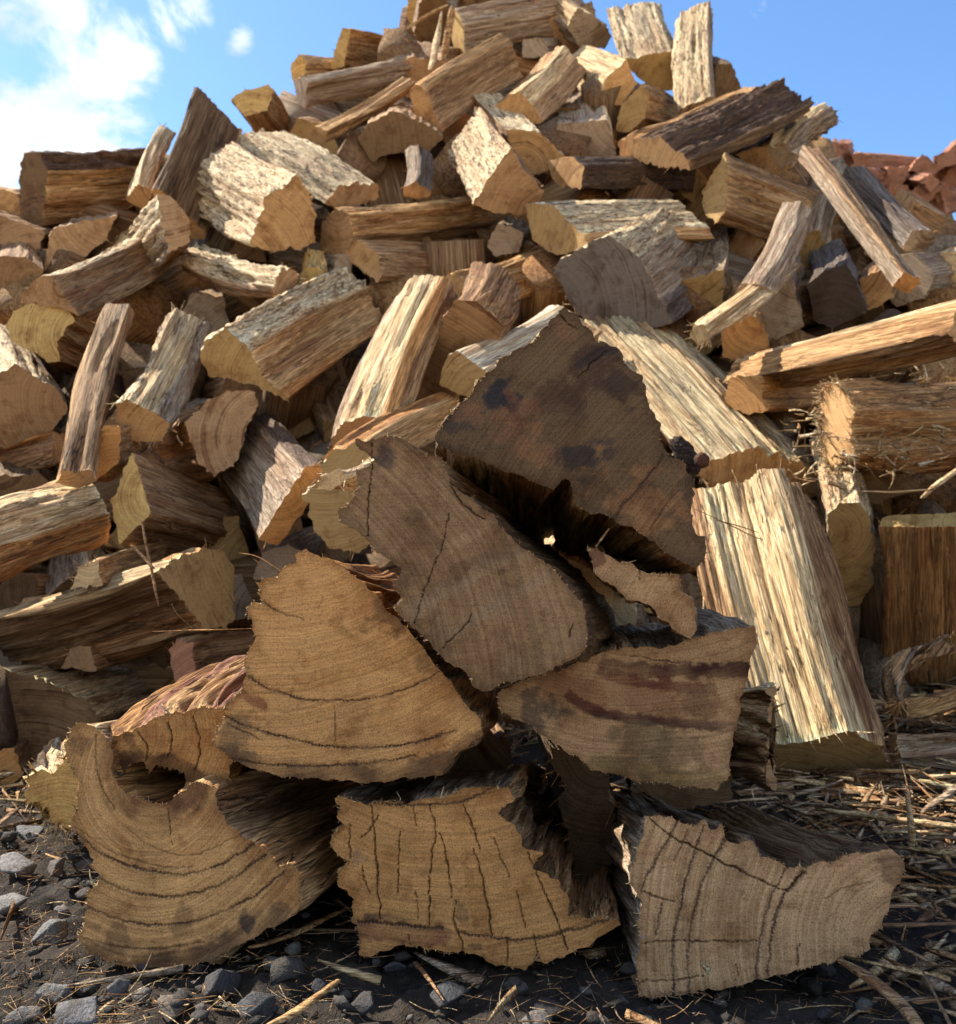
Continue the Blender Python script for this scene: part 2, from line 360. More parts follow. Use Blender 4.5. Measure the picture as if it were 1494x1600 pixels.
    Yc = cyz[0] + (Q[AI, 1] - cyz[0]) * tp + nn[AI, 1] * (g + lip[AI] * (U < 1e-6)) + bw
    Zc = cyz[1] + (Q[AI, 2] - cyz[1]) * tp + nn[AI, 2] * (g + lip[AI] * (U < 1e-6)) + bw
    Xc = X + noise(cx_ * 60, sx_ * 60, seed + 50) * 0.006 * (U > 0.999)
    V = np.stack([Xc, Yc, Zc], -1)                                   # (nlen+1, n, 3)
    NV = V.reshape(-1, 3)
    ct = np.array([PAL[c] for c in cols])[ei]                        # per boundary point
    pv = noise(ca_ * 14, sa_ * 14, seed)[None, :, None]
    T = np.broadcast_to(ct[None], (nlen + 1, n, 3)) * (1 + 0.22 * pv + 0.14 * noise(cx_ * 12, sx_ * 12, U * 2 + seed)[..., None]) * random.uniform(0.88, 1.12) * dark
    if rot:      # rotten wood colour with the hollow's shade painted in, fading from the cut
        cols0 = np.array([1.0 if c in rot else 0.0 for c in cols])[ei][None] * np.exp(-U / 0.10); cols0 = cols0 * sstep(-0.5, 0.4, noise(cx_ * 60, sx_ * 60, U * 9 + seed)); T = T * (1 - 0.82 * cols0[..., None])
    T = T * (1 + 0.45 * np.exp(-U / 0.012) * np.array([1.0]))[..., None] if not fine else T * (1 + 0.6 * np.exp(-U / 0.006))[..., None]  # lip tint brightened: a sunlit rim put into the colour
    T = np.clip(T, 0.01, 0.8).reshape(-1, 3)
    a = (np.arange(nlen)[:, None] * n + np.arange(n)[None]); b2 = (np.arange(nlen)[:, None] * n + (np.arange(n)[None] + 1) % n)
    Fq = np.stack([a, b2, b2 + n, a + n], -1).reshape(-1, 4)
    isb = np.broadcast_to((np.array([1 if c in BARK else 0 for c in cols])[ei])[None], (nlen, n)).reshape(-1)
    root = bpy.data.objects.new(name, None); COL.objects.link(root); root.empty_display_size = 0.02
    Mx = Matrix.Identity(4)
    for i in range(3):
        for j in range(3): Mx[i][j] = Rm[i][j]
        Mx[i][3] = C0[i]
    root.matrix_world = Mx
    tag(root, label, cat, group)
    # fringe of torn fibres
    nf = int(fuzz)
    if nf:
        q = RS.randint(0, n, nf); onlip = RS.rand(nf) < lipf
        ui = np.where(onlip, RS.choice([0, nlen], nf, p=[.75, .25]), RS.randint(0, nlen + 1, nf))
        P0 = V[ui, q]; dirx = np.where(ui == 0, -1, 1) * RS.uniform(0.2, 1, nf)
        Dv = np.stack([dirx, nn[q, 1] * RS.uniform(0.1, .8, nf) + RS.normal(size=nf) * .25, nn[q, 2] * RS.uniform(0.1, .8, nf) + RS.normal(size=nf) * .25], 1)
        if fine: lg = RS.uniform(0.0006, 0.0022, nf); wd = RS.uniform(0.0005, 0.0012, nf); big = RS.rand(nf) < 0.05; lg[big] *= 3.0; wd[big] *= .6
        else: lg = RS.uniform(0.004, 0.02, nf); wd = RS.uniform(0.0006, 0.0022, nf)
        sd2 = (ui > 0) & (ui < nlen); Dv[sd2, 0] = RS.choice([-1, 1], sd2.sum()); Dv[sd2, 1:] = nn[q[sd2], 1:] * RS.uniform(0.02, .3, (sd2.sum(), 1)) + RS.normal(size=(sd2.sum(), 2)) * .07; lg[sd2] *= 1.5
        FV, FF = slivers(P0 - 0.15 * lg[:, None] * Dv, Dv, lg, wd)
        FT = np.repeat(np.array(PAL[fuzzcol or 't'])[None] * RS.uniform(0.8, 1.5, (nf, 1)), len(FV) // nf, 0)
        if fine:      # frayed fibres on the sun-facing rim, its lit glow put into their cream colour
            wn3 = nn @ Rm.T; side = wn3 @ np.array([-0.85, 0.0, 0.5]); cand = np.where((side > 0.25) & (noise(ca_ * 55, sa_ * 55, seed + 90) > -0.15))[0]
            if len(cand):
                m2 = int(len(cand) * 0.55); q2 = RS.choice(cand, m2); D2 = np.stack([RS.uniform(-.5, .3, m2), nn[q2, 1] + RS.normal(size=m2) * .5, nn[q2, 2] + RS.normal(size=m2) * .5], 1)
                l2 = RS.uniform(0.0010, 0.0036, m2) * (1 + 2.5 * (RS.rand(m2) < .05)); F2V, F2F = slivers(V[0][q2] - 0.3 * l2[:, None] * D2, D2, l2, RS.uniform(0.0006, 0.0017, m2), 0.6, 3, 0.3)
                FF = np.concatenate([FF, F2F + len(FV)]); FT = np.concatenate([FT, np.repeat(np.array(PAL['c'])[None] * RS.uniform(0.7, 1.2, (m2, 1)), len(F2V) // m2, 0)]); FV = np.concatenate([FV, F2V])
    else: FV = np.zeros((0, 3)); FF = np.zeros((0, 4), int); FT = np.zeros((0, 3))
    Fs = Fq[isb == 0]; Fb = Fq[isb == 1]
    if len(Fs): mesh_np('split_side', np.concatenate([NV, FV]), [Fs, FF + len(NV)], M_SIDE, root, np.concatenate([T, FT]))
    if len(Fb): mesh_np('bark', NV, [Fb], M_BARK, root, T)
    # caps
    ec = np.array(PAL[end]) * random.uniform(0.9, 1.1) * dark
    if pith is not None: pp = unp(*pith)
    else:
        k = random.randrange(n); pp = np.array([0, Q[k, 1], Q[k, 2]]) * random.uniform(1.1, 2.6)
    lipv = V[0]
    if not fine:
        mesh_np('cut_end', lipv, [[list(range(n))[::-1]]], M_END, root, np.broadcast_to(ec, (n, 3)), (lipv - np.array([0, pp[1], pp[2]])) * np.array([0, 1, 1]), np.zeros(n), smooth=False)
    else:
        # dense cut face: real grooves for checks, colour for rings and stains
        B2 = lipv[:, 1:]; mn = B2.min(0); mxx = B2.max(0); h = 0.00062
        gx, gy = np.meshgrid(np.arange(mn[0], mxx[0], h), np.arange(mn[1], mxx[1], h)); G = np.stack([gx.ravel(), gy.ravel()], 1) + RS.uniform(-.2, .2, (gx.size, 2)) * h
        inside = np.zeros(len(G), bool); A_ = B2; Bb = np.roll(B2, -1, 0)
        for p, q2 in zip(A_, Bb):
            c = (p[1] > G[:, 1]) != (q2[1] > G[:, 1])
            with np.errstate(divide='ignore', invalid='ignore'): xx = (q2[0] - p[0]) * (G[:, 1] - p[1]) / (q2[1] - p[1]) + p[0]
            inside ^= c & (G[:, 0] < xx)
        bd, _ = seg_dist(G[inside], A_, Bb); G = G[inside][bd > h * 0.55]
        pts = [Vector(p) for p in B2] + [Vector(p) for p in G]
        r = delaunay_2d_cdt(pts, [(i, (i + 1) % n) for i in range(n)], [], 1, 1e-7)
        W2 = np.array([tuple(p) for p in r[0]]); tris = np.array([f for f in r[2] if len(f) == 3])
        # x from the cut plane
        nl = nrm @ Rm                                   # plane nl.p = 0
        X0 = -(nl[1] * W2[:, 0] + nl[2] * W2[:, 1]) / nl[0]
        bdist, _ = seg_dist(W2, A_, Bb)
        mark = np.zeros(len(W2)); dep = np.zeros(len(W2)); tint = np.repeat(ec[None], len(W2), 0)
        wob = np.stack([noise(W2[:, 0] * 160, W2[:, 1] * 160, seed), noise(W2[:, 0] * 160, W2[:, 1] * 160, seed + 20)], 1) * 0.0009 + np.stack([noise(W2[:, 0] * 600, W2[:, 1] * 600, seed), noise(W2[:, 0] * 600, W2[:, 1] * 600, seed + 20)], 1) * 0.0005
        for mkk in (marks or []):
            kind, pl = mkk[0], np.array([unp(*p)[1:] for p in mkk[1]])
            if kind in ('ring', 'crack', 'band'):
                # smooth the traced line
                for _ in range(2 if kind != 'crack' else 1):
                    pl = np.concatenate([[pl[0]], np.stack([pl[:-1] * .75 + pl[1:] * .25, pl[:-1] * .25 + pl[1:] * .75], 1).reshape(-1, 2), [pl[-1]]])
                ds, al = seg_dist(W2 + wob * (1.2 if kind == 'crack' else 1.0), pl[:-1], pl[1:]); wd = mkk[2]; st = mkk[3]
                if kind == 'ring':
                    teeth = 0.62 + 0.38 * np.sign(np.sin(al * 2 * np.pi / 0.0022 + 3 * noise(al * 200, 0, seed)))
                    mod = 0.65 + 0.6 * noise(al * 60, 3, seed)
                    mark = np.maximum(mark, st * sstep(wd * 1.15, wd * 0.55, ds) * (teeth > 0.8) * np.clip(mod + .25, 0.35, 1))
                    mark = np.maximum(mark, min(1, st * 1.05) * sstep(max(wd * 0.55, 0.0005), wd * 0.2, ds) * np.clip(mod + .3, 0.4, 1))
                    mark = np.maximum(mark, st * 0.55 * sstep(wd * 3.2, wd, ds) * (noise(W2[:, 0] * 900, W2[:, 1] * 900, seed) > 0.1) * 0.6)
                    dep += 0.0004 * sstep(wd * 1.4, 0, ds)
                elif kind == 'crack':
                    tot = al.max() + 1e-6; th = wd * (0.35 + 0.65 * np.sin(np.pi * np.clip(al / tot, 0.04, 0.96))) * (1 + .5 * noise(al * 150, 1, seed))
                    th = th * 0.34; mm = sstep(th + 0.00035, th * 0.5, ds)
                    mark = np.maximum(mark, st * mm * (0.6 + 0.4 * sstep(-.3, .3, noise(al * 90, 5, seed)))); dep += 0.0025 * mm * st
                else:
                    mod = np.clip(0.8 + 0.8 * noise(W2[:, 0] * 50, W2[:, 1] * 50, seed + 3), 0.1, 1.2)
                    ds = ds + wd * 0.35 * fbm(W2[:, 0] * 160, W2[:, 1] * 160, seed + 40, 4); f = (st * sstep(wd, wd * 0.45, ds) * np.clip(mod, 0, 1))[:, None]; tint = tint * (1 - f) + np.array(mkk[4]) * f
            elif kind == 'stain':
                rpx = mkk[2]; c = pl[0]; rad = np.linalg.norm(unp(mkk[1][0][0] + rpx, mkk[1][0][1])[1:] - c)
                q = (W2 - c); dist_ = np.linalg.norm(q, axis=1) + rad * 0.8 * fbm(W2[:, 0] * 70, W2[:, 1] * 70, seed + rpx, 6)
                f = (mkk[3] * sstep(rad * 1.0, rad * 0.5, dist_))[:, None]; tint = tint * (1 - f) + np.array(mkk[4]) * f
        # weathered rim of the cut
        rim = sstep(0.007, 0.0, bdist + 0.003 * fbm(W2[:, 0] * 120, W2[:, 1] * 120, seed, 3))[:, None] * 0.45
        tint = tint * (1 - rim) + tint * np.array([0.52, 0.46, 0.42]) * rim
        tint = tint * (1 + 0.16 * fbm(W2[:, 0] * 28, W2[:, 1] * 28, seed + 8, 4))[:, None]
        relief = 0.0012 * fbm(W2[:, 0] * 30, W2[:, 1] * 30, seed + 2, 3) + 0.00022 * noise(W2[:, 0] * 500, W2[:, 1] * 500, seed)
        edge = sstep(0, 0.002, bdist)
        X0 = X0 + (dep + relief) * edge
        VV = np.stack([X0, W2[:, 0], W2[:, 1]], 1)
        # match the lip to the first ring exactly
        key = {}
        e0 = VV[tris[0]]; nz = np.cross(e0[1] - e0[0], e0[2] - e0[0])[0]
        if nz > 0: tris = tris[:, ::-1]
        VV[:n, 0] = lipv[:, 0] if len(VV) >= n and np.allclose(W2[:n], B2, atol=1e-5) else VV[:n, 0]
        mesh_np('cut_end', VV, [tris], M_END, root, np.clip(tint, 0.004, 1), np.stack([np.zeros(len(W2)), W2[:, 0] - pp[1], W2[:, 1] - pp[2]], 1), np.clip(mark, 0, 1), alpha=0.0)
    farv = V[-1]
    mesh_np('cut_end', farv, [[list(range(n))]], M_END, root, np.broadcast_to(ec, (n, 3)), (farv - np.array([0, pp[1], pp[2]])) * np.array([0, 1, 1]), np.zeros(n), smooth=False)
    LOGS.append((root, cx, cy, label))
    return root, unp, Rm, C0
# ---------------------------------------------------------------- the small stack in front (seven big split logs and a slab)
FG = 'hand stacked logs in front of the heap'
DK = (0.10, 0.055, 0.03); RB = (0.13, 0.045, 0.03); BK = (0.03, 0.027, 0.03)
def front(label, face, far, col, end, d, marks, **kw):
    kw.setdefault('L', 0.30); kw.setdefault('fuzz', 420)
    return log(label, face, far, col, end, d=d, fine=True, marks=marks, group=FG, step=0.0011, nlen=70, maxang=35, cat='firewood log', **kw)
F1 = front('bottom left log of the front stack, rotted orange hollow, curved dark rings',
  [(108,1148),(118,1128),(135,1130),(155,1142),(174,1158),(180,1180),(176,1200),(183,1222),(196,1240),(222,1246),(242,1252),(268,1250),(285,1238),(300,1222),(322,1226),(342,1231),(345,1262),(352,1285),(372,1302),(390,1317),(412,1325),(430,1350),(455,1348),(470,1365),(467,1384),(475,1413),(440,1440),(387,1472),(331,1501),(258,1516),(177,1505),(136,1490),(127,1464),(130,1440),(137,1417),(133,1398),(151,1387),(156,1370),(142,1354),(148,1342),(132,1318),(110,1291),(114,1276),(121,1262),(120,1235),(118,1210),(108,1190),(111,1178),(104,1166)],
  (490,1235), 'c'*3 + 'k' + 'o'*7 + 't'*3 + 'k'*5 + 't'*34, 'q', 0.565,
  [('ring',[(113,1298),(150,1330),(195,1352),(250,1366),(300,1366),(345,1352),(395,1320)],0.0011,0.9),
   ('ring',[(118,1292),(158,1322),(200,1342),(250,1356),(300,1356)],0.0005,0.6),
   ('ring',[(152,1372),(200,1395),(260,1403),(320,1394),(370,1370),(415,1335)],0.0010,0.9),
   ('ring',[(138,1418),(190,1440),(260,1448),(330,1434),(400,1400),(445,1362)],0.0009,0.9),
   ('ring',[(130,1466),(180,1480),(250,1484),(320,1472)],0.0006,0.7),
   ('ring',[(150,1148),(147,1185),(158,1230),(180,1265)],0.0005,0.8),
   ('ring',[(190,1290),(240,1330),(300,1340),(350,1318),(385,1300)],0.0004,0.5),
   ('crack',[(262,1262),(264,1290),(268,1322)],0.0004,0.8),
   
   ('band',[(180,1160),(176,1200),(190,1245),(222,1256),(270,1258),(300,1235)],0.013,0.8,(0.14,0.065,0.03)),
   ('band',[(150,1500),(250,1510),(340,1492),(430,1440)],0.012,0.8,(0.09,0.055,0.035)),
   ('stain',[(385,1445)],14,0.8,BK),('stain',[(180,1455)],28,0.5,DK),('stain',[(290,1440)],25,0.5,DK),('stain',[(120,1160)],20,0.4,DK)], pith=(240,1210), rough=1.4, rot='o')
_h = log('heart', [(172,1162),(205,1140),(260,1122),(330,1105),(352,1110),(358,1250),(330,1246),(306,1240),(288,1218),(262,1200),(240,1206),(214,1196),(196,1208),(184,1196)], (430,1060), 'oRtRoRtkokokkk', 'o', d=0.588, L=0.24, fine=True, step=0.0012, nlen=50, rough=2.6, jag=2.5, fuzz=300, fuzzcol='o', maxang=35, dark=0.9,
  marks=[('band',[(184,1196),(214,1190),(240,1196),(262,1188),(290,1205),(340,1235)],0.008,0.9,(0.05,0.022,0.012)),('band',[(200,1150),(215,1180)],0.004,0.8,DK),('crack',[(215,1145),(232,1165),(228,1190)],0.0016,1),('crack',[(262,1130),(270,1160),(262,1185)],0.0014,1),('crack',[(300,1120),(315,1160),(305,1205)],0.0012,1),('stain',[(320,1150)],22,0.6,(0.32,0.13,0.04)),('stain',[(235,1150)],18,0.6,(0.30,0.12,0.04))])
_r = _h[0]; LOGS.pop()
for _c in list(_r.children):
    _m = F1[0].matrix_world.inverted() @ _r.matrix_world
    _c.parent = F1[0]; _c.matrix_parent_inverse = _m; _c.name = 'heartwood' if _c.name.startswith('split') else 'heartwood_break'; _c['label'] = 'splintered rotten heartwood in the hollow of the log'
bpy.data.objects.remove(_r)
front('bottom middle log of the front stack with tan face split by long vertical cracks',
  [(525,1248),(538,1244),(560,1250),(575,1256),(590,1250),(640,1252),(700,1245),(745,1225),(770,1222),(796,1229),(803,1249),(790,1262),(774,1268),(790,1282),(803,1290),(812,1305),(818,1323),(849,1334),(842,1346),(835,1356),(856,1362),(873,1375),(884,1392),(895,1408),(888,1430),(921,1433),(965,1433),(969,1444),(930,1465),(892,1489),(860,1502),(822,1518),(770,1506),(715,1492),(675,1482),(634,1479),(590,1492),(564,1489),(565,1468),(560,1444),(549,1440),(552,1420),(549,1400),(530,1380),(529,1360),(546,1345),(530,1336),(516,1316),(525,1300),(542,1290),(528,1275),(533,1260)],
  (792,1290), 'g'*9 + 'k'*8 + 'k'*10 + 'k'*12 + 't'*19, 'o', 0.56,
  [('ring',[(586,1254),(640,1259),(700,1256),(745,1246),(775,1226)],0.0009,0.9),
   ('ring',[(560,1440),(600,1442),(640,1447),(690,1451)],0.0013,1.0),
   ('ring',[(715,1456),(780,1468),(850,1467),(900,1452),(962,1434)],0.0009,0.9),
   ('band',[(560,1452),(620,1456),(690,1462)],0.008,0.7,RB),
   ('band',[(575,1432),(625,1436)],0.003,0.9,DK),('band',[(735,1478),(750,1480)],0.002,0.9,DK),
   ('crack',[(580,1254),(583,1290),(588,1340),(592,1400),(594,1435)],0.0009,1),
   ('crack',[(672,1258),(682,1300),(672,1350),(670,1400),(671,1445)],0.0006,1),
   ('crack',[(686,1302),(697,1330),(702,1370),(705,1408)],0.0009,1),
   ('crack',[(723,1254),(738,1290),(752,1328)],0.0007,1),
   ('crack',[(739,1326),(753,1370),(762,1410),(770,1464)],0.0010,1),
   ('crack',[(712,1408),(709,1450),(722,1470),(726,1496)],0.0006,1),
   ('crack',[(824,1330),(845,1380),(866,1430),(888,1485)],0.0008,1),
   ('crack',[(793,1466),(794,1512)],0.0006,1),('crack',[(835,1460),(843,1503)],0.0005,1),
   ('crack',[(625,1300),(622,1350),(624,1400)],0.0004,1),('crack',[(545,1290),(546,1330),(543,1350)],0.0004,1),
   ('crack',[(566,1352),(570,1380),(580,1395)],0.0005,1),
   ('crack',[(592,1272),(584,1285),(575,1300),(560,1312)],0.0006,1),('crack',[(645,1258),(650,1290)],0.0003,.8),
   ('crack',[(770,1310),(785,1340),(796,1370)],0.0004,.8),('crack',[(650,1395),(652,1440)],0.0003,.8),
   ('crack',[(805,1390),(815,1420),(820,1450)],0.0004,.7),('crack',[(638,1460),(640,1480)],0.0004,.8),
   ('stain',[(725,1430)],16,0.5,DK),('stain',[(560,1330)],16,0.5,(0.16,0.11,0.09))], pith=(700,900), rough=1.5)
front('bottom right log of the front stack with dark rotten top and brown arced rings',
  [(1013,1277),(1035,1271),(1055,1281),(1083,1289),(1092,1284),(1103,1279),(1111,1295),(1127,1287),(1131,1298),(1135,1309),(1154,1321),(1174,1317),(1180,1330),(1186,1343),(1218,1345),(1230,1357),(1250,1351),(1260,1359),(1272,1352),(1290,1345),(1314,1335),(1361,1333),(1390,1330),(1413,1339),(1413,1365),(1400,1385),(1389,1404),(1384,1425),(1373,1448),(1360,1462),(1357,1480),(1337,1492),(1310,1497),(1278,1508),(1230,1520),(1178,1532),(1130,1541),(1075,1552),(1019,1563),(999,1560),(995,1532),(997,1468),(1000,1440),(1003,1408),(995,1393),(985,1389),(984,1372),(985,1357),(998,1320)],
  (1036,1300), 'g'*9 + 'd'*2 + 'n'*6 + 'd'*7 + 'g'*1 + 'k'*15 + 'g'*12, 'k', 0.525,
  [('ring',[(1100,1290),(1078,1350),(1062,1420),(1050,1480),(1053,1552)],0.0009,0.9),
   ('ring',[(1133,1312),(1100,1370),(1083,1430),(1073,1490),(1077,1550)],0.0011,0.8),
   ('ring',[(1228,1360),(1203,1405),(1188,1460),(1182,1530)],0.0007,0.8),
   ('ring',[(1255,1362),(1222,1400),(1207,1450),(1200,1525)],0.0010,0.9),
   ('ring',[(1058,1285),(1030,1335),(1003,1388)],0.0010,0.8),('ring',[(1033,1412),(1025,1460)],0.0009,0.8),('ring',[(1076,1298),(1055,1345)],0.0006,0.7),
   ('ring',[(1288,1405),(1320,1386),(1362,1378)],0.0004,0.5),
   ('crack',[(1015,1279),(1045,1305),(1080,1322),(1115,1340),(1170,1368),(1230,1393)],0.0013,1),
   ('crack',[(1230,1393),(1245,1375),(1258,1362)],0.0010,1),('crack',[(1000,1390),(1025,1402),(1055,1408)],0.0006,1),
   ('crack',[(998,1473),(1060,1470),(1120,1471),(1185,1472)],0.0004,.9),('crack',[(1250,1475),(1247,1512)],0.0004,.9),
   ('crack',[(998,1535),(1040,1532),(1100,1526)],0.0003,.8),('crack',[(1150,1505),(1155,1532)],0.0003,.7),
   ('stain',[(1395,1360)],26,0.6,DK),('stain',[(1004,1465)],7,0.7,(0.25,0.25,0.33))], pith=(1420,1480), rough=1.25)
front('golden wedge log in the front stack with red resin spot and ragged left edge',
  [(460,866),(478,857),(500,868),(540,884),(580,925),(610,955),(640,985),(660,1010),(690,1050),(720,1085),(750,1125),(755,1148),(735,1170),(715,1178),(700,1195),(690,1210),(650,1215),(600,1222),(560,1222),(500,1215),(440,1215),(410,1205),(385,1197),(350,1182),(336,1170),(335,1153),(345,1130),(353,1118),(352,1105),(368,1090),(380,1068),(386,1054),(385,1034),(390,1014),(401,994),(390,984),(394,965),(385,951),(398,940),(410,944),(404,925),(400,910),(412,904),(435,904),(438,892),(450,885),(462,880)],
  (598,1008), 'o'*5 + 'k'*15 + 't'*14 + 'c'*13, 'q', 0.575,
  [('ring',[(387,1057),(410,1072),(440,1084),(470,1092)],0.0011,0.9),('ring',[(470,1092),(530,1096),(575,1093),(620,1082),(660,1066),(695,1044)],0.0006,0.9),
   ('ring',[(352,1118),(380,1133),(420,1147),(470,1158),(530,1170),(600,1168),(660,1160),(715,1140)],0.0010,1.0),
   ('ring',[(358,1132),(385,1146),(408,1156)],0.0005,.8),
   ('ring',[(362,1185),(420,1196),(480,1198),(540,1196),(600,1190),(650,1180)],0.0008,0.9),
   ('ring',[(410,938),(430,952),(452,962),(475,968)],0.0005,.8),
   ('band',[(345,1180),(420,1204),(500,1210),(600,1214),(690,1200),(745,1160)],0.010,0.85,(0.11,0.065,0.035)),
   ('band',[(378,1085),(395,1094),(410,1102)],0.0045,0.95,(0.14,0.025,0.02)),
   ('crack',[(522,1100),(524,1170)],0.0002,.5),('stain',[(372,1150)],30,0.5,(0.14,0.10,0.06)),('stain',[(600,960)],34,0.55,DK),('stain',[(660,1030)],30,0.5,DK)], pith=(420,620))
front('dark stained square block of the front stack with pale grey top',
  [(782,1112),(779,1085),(800,1070),(840,1056),(870,1045),(908,1028),(945,1020),(980,1014),(1047,1010),(1070,1004),(1099,994),(1140,985),(1180,976),(1184,994),(1174,1022),(1168,1045),(1162,1066),(1158,1095),(1154,1121),(1148,1150),(1143,1177),(1135,1217),(1119,1233),(1090,1230),(1059,1229),(1020,1222),(980,1217),(950,1210),(924,1201),(905,1185),(880,1170),(860,1158),(840,1145),(815,1130),(800,1125)],
  (962,1045), 'd'*5 + 'k'*2 + 'g'*8 + 'd'*9 + 'n'*4 + 'd'*5, 'k', 0.585,
  [('band',[(950,1040),(1010,1049),(1080,1050),(1168,1047)],0.0065,1.0,(0.05,0.018,0.014)),('band',[(940,1052),(1000,1066),(1060,1075),(1115,1078)],0.0045,1.0,(0.06,0.02,0.015)),
   ('band',[(890,1088),(930,1112),(990,1125),(1060,1130),(1145,1136)],0.0045,1.0,(0.06,0.025,0.02)),('band',[(860,1065),(900,1080),(960,1080),(1100,1100)],0.016,0.5,(0.15,0.055,0.03)),
   ('ring',[(985,1024),(1040,1034),(1100,1038),(1168,1037)],0.0005,.9),('stain',[(850,1110)],38,0.75,(0.075,0.06,0.05)),('stain',[(1000,1170)],60,0.6,(0.10,0.08,0.045)),
   ('band',[(930,1200),(1000,1213),(1120,1224)],0.010,0.75,(0.17,0.12,0.045)),('stain',[(1050,1190)],45,0.5,(0.09,0.06,0.035)),('stain',[(1090,1100)],30,0.5,DK)], pith=(980,600), rough=1.2, dark=0.88)
front('tilted grey brown log in the middle of the front stack, cracked near its tip',
  [(557,688),(580,692),(597,686),(614,680),(637,690),(651,707),(668,712),(684,710),(691,724),(700,740),(704,754),(720,768),(738,784),(752,796),(768,807),(785,826),(801,844),(822,858),(845,874),(865,895),(885,918),(900,934),(912,951),(918,985),(915,1015),(900,1028),(878,1038),(852,1055),(818,1062),(791,1068),(770,1078),(755,1080),(741,1072),(736,1058),(724,1048),(708,1042),(684,1022),(664,998),(644,978),(641,971),(625,960),(619,951),(621,944),(627,935),(623,924),(617,914),(626,905),(627,888),(606,874),(584,857),(580,848),(574,841),(555,828),(534,817),(530,808),(527,797),(545,788),(554,780),(556,768),(562,757),(556,745),(557,734),(575,728),(584,717),(570,707),(557,703)],
  (803,888), 'k'*10 + 'd'*31 + 'o'*5 + 'c'*19, 'k', 0.555,
  [('crack',[(580,692),(581,730),(575,780),(574,838)],0.0005,1),('crack',[(702,802),(692,850),(672,900),(655,945),(648,975)],0.0003,.9),
   ('crack',[(738,960),(715,990),(690,1012)],0.0004,.9),('crack',[(706,758),(718,785),(738,800),(758,812)],0.0009,1),('crack',[(895,975),(890,995)],0.0004,.8),
   ('band',[(625,900),(700,855),(800,800)],0.004,0.35,(0.28,0.21,0.14)),('band',[(640,960),(760,880),(850,850)],0.006,0.4,(0.26,0.20,0.14)),('band',[(690,1000),(800,930),(880,890)],0.005,0.35,(0.26,0.20,0.14)),
   ('band',[(650,940),(740,880),(830,845)],0.006,0.4,(0.12,0.075,0.05)),('stain',[(600,715)],24,0.7,(0.06,0.05,0.055)),('stain',[(680,860)],90,0.4,(0.15,0.085,0.045)),('stain',[(800,1040)],60,0.35,(0.12,0.07,0.04))], pith=(300,1100), dark=0.62)
front('topmost log of the front stack, dark pointed face lit along its upper rim',
  [(881,483),(890,488),(898,494),(911,512),(925,520),(931,534),(945,537),(960,541),(975,554),(976,566),(985,574),(1005,587),(1011,611),(1018,641),(1028,662),(1028,684),(1036,705),(1048,716),(1060,722),(1072,728),(1077,741),(1070,751),(1088,771),(1082,786),(1075,801),(1085,832),(1102,838),(1099,875),(1082,885),(1052,868),(1018,848),(985,828),(958,811),(924,805),(901,788),(896,768),(891,751),(878,752),(864,765),(850,760),(831,751),(808,742),(784,734),(744,714),(694,698),(680,684),(683,674),(700,655),(717,637),(734,617),(745,600),(760,584),(780,565),(804,547),(831,534),(842,524),(851,510),(862,498),(870,488)],
  (884,790), 'd'*9 + 'k'*14 + 'o'*19 + 'c'*13, 'd', 0.57,
  [('ring',[(1037,712),(1015,742),(995,768),(972,790),(958,810)],0.0013,0.95),('ring',[(1058,768),(1035,795),(1015,828)],0.0007,.7),
   ('stain',[(775,612)],24,0.9,(0.018,0.02,0.028)),('stain',[(800,625)],16,0.8,(0.02,0.022,0.03)),('stain',[(720,665)],26,0.6,BK),('stain',[(905,715)],38,0.8,BK),('stain',[(940,705)],24,0.6,BK),
   ('stain',[(970,610)],30,0.7,(0.03,0.018,0.016)),('stain',[(920,570)],44,0.7,(0.045,0.022,0.018)),('stain',[(880,620)],40,0.5,(0.05,0.022,0.016)),('stain',[(1000,780)],75,0.75,(0.21,0.115,0.055)),('stain',[(830,700)],38,0.55,(0.21,0.11,0.055)),
   ('stain',[(740,640)],26,0.45,(0.2,0.105,0.06)),('stain',[(800,660)],40,0.4,(0.2,0.09,0.05)),('stain',[(880,510)],28,0.5,(0.18,0.10,0.05)),('band',[(905,570),(935,550),(960,548)],0.004,.8,BK),('crack',[(878,490),(888,505),(900,510)],0.0006,1),('crack',[(902,590),(925,565),(950,548)],0.0008,.9)],
  pith=(1500,1150), rough=1.3, fuzzcol='k', dark=0.52)
front('thin broken brown slab wedged under the topmost log of the front stack',
  [(918,855),(930,856),(944,863),(968,879),(991,881),(1019,891),(1040,895),(1063,897),(1062,923),(1083,939),(1085,960),(1088,986),(1081,1000),(1059,986),(1045,974),(1031,966),(1019,947),(1000,938),(980,935),(960,915),(946,908),(932,899),(924,880)],
  (990,905), 'k'*10 + 'd'*14, 'k', 0.562, [('stain',[(930,870)],18,0.7,(0.09,0.03,0.02)),('crack',[(1000,885),(998,905)],0.0004,.8)], L=0.12, name='wood_fragment', dark=1.0, fuzz=40)

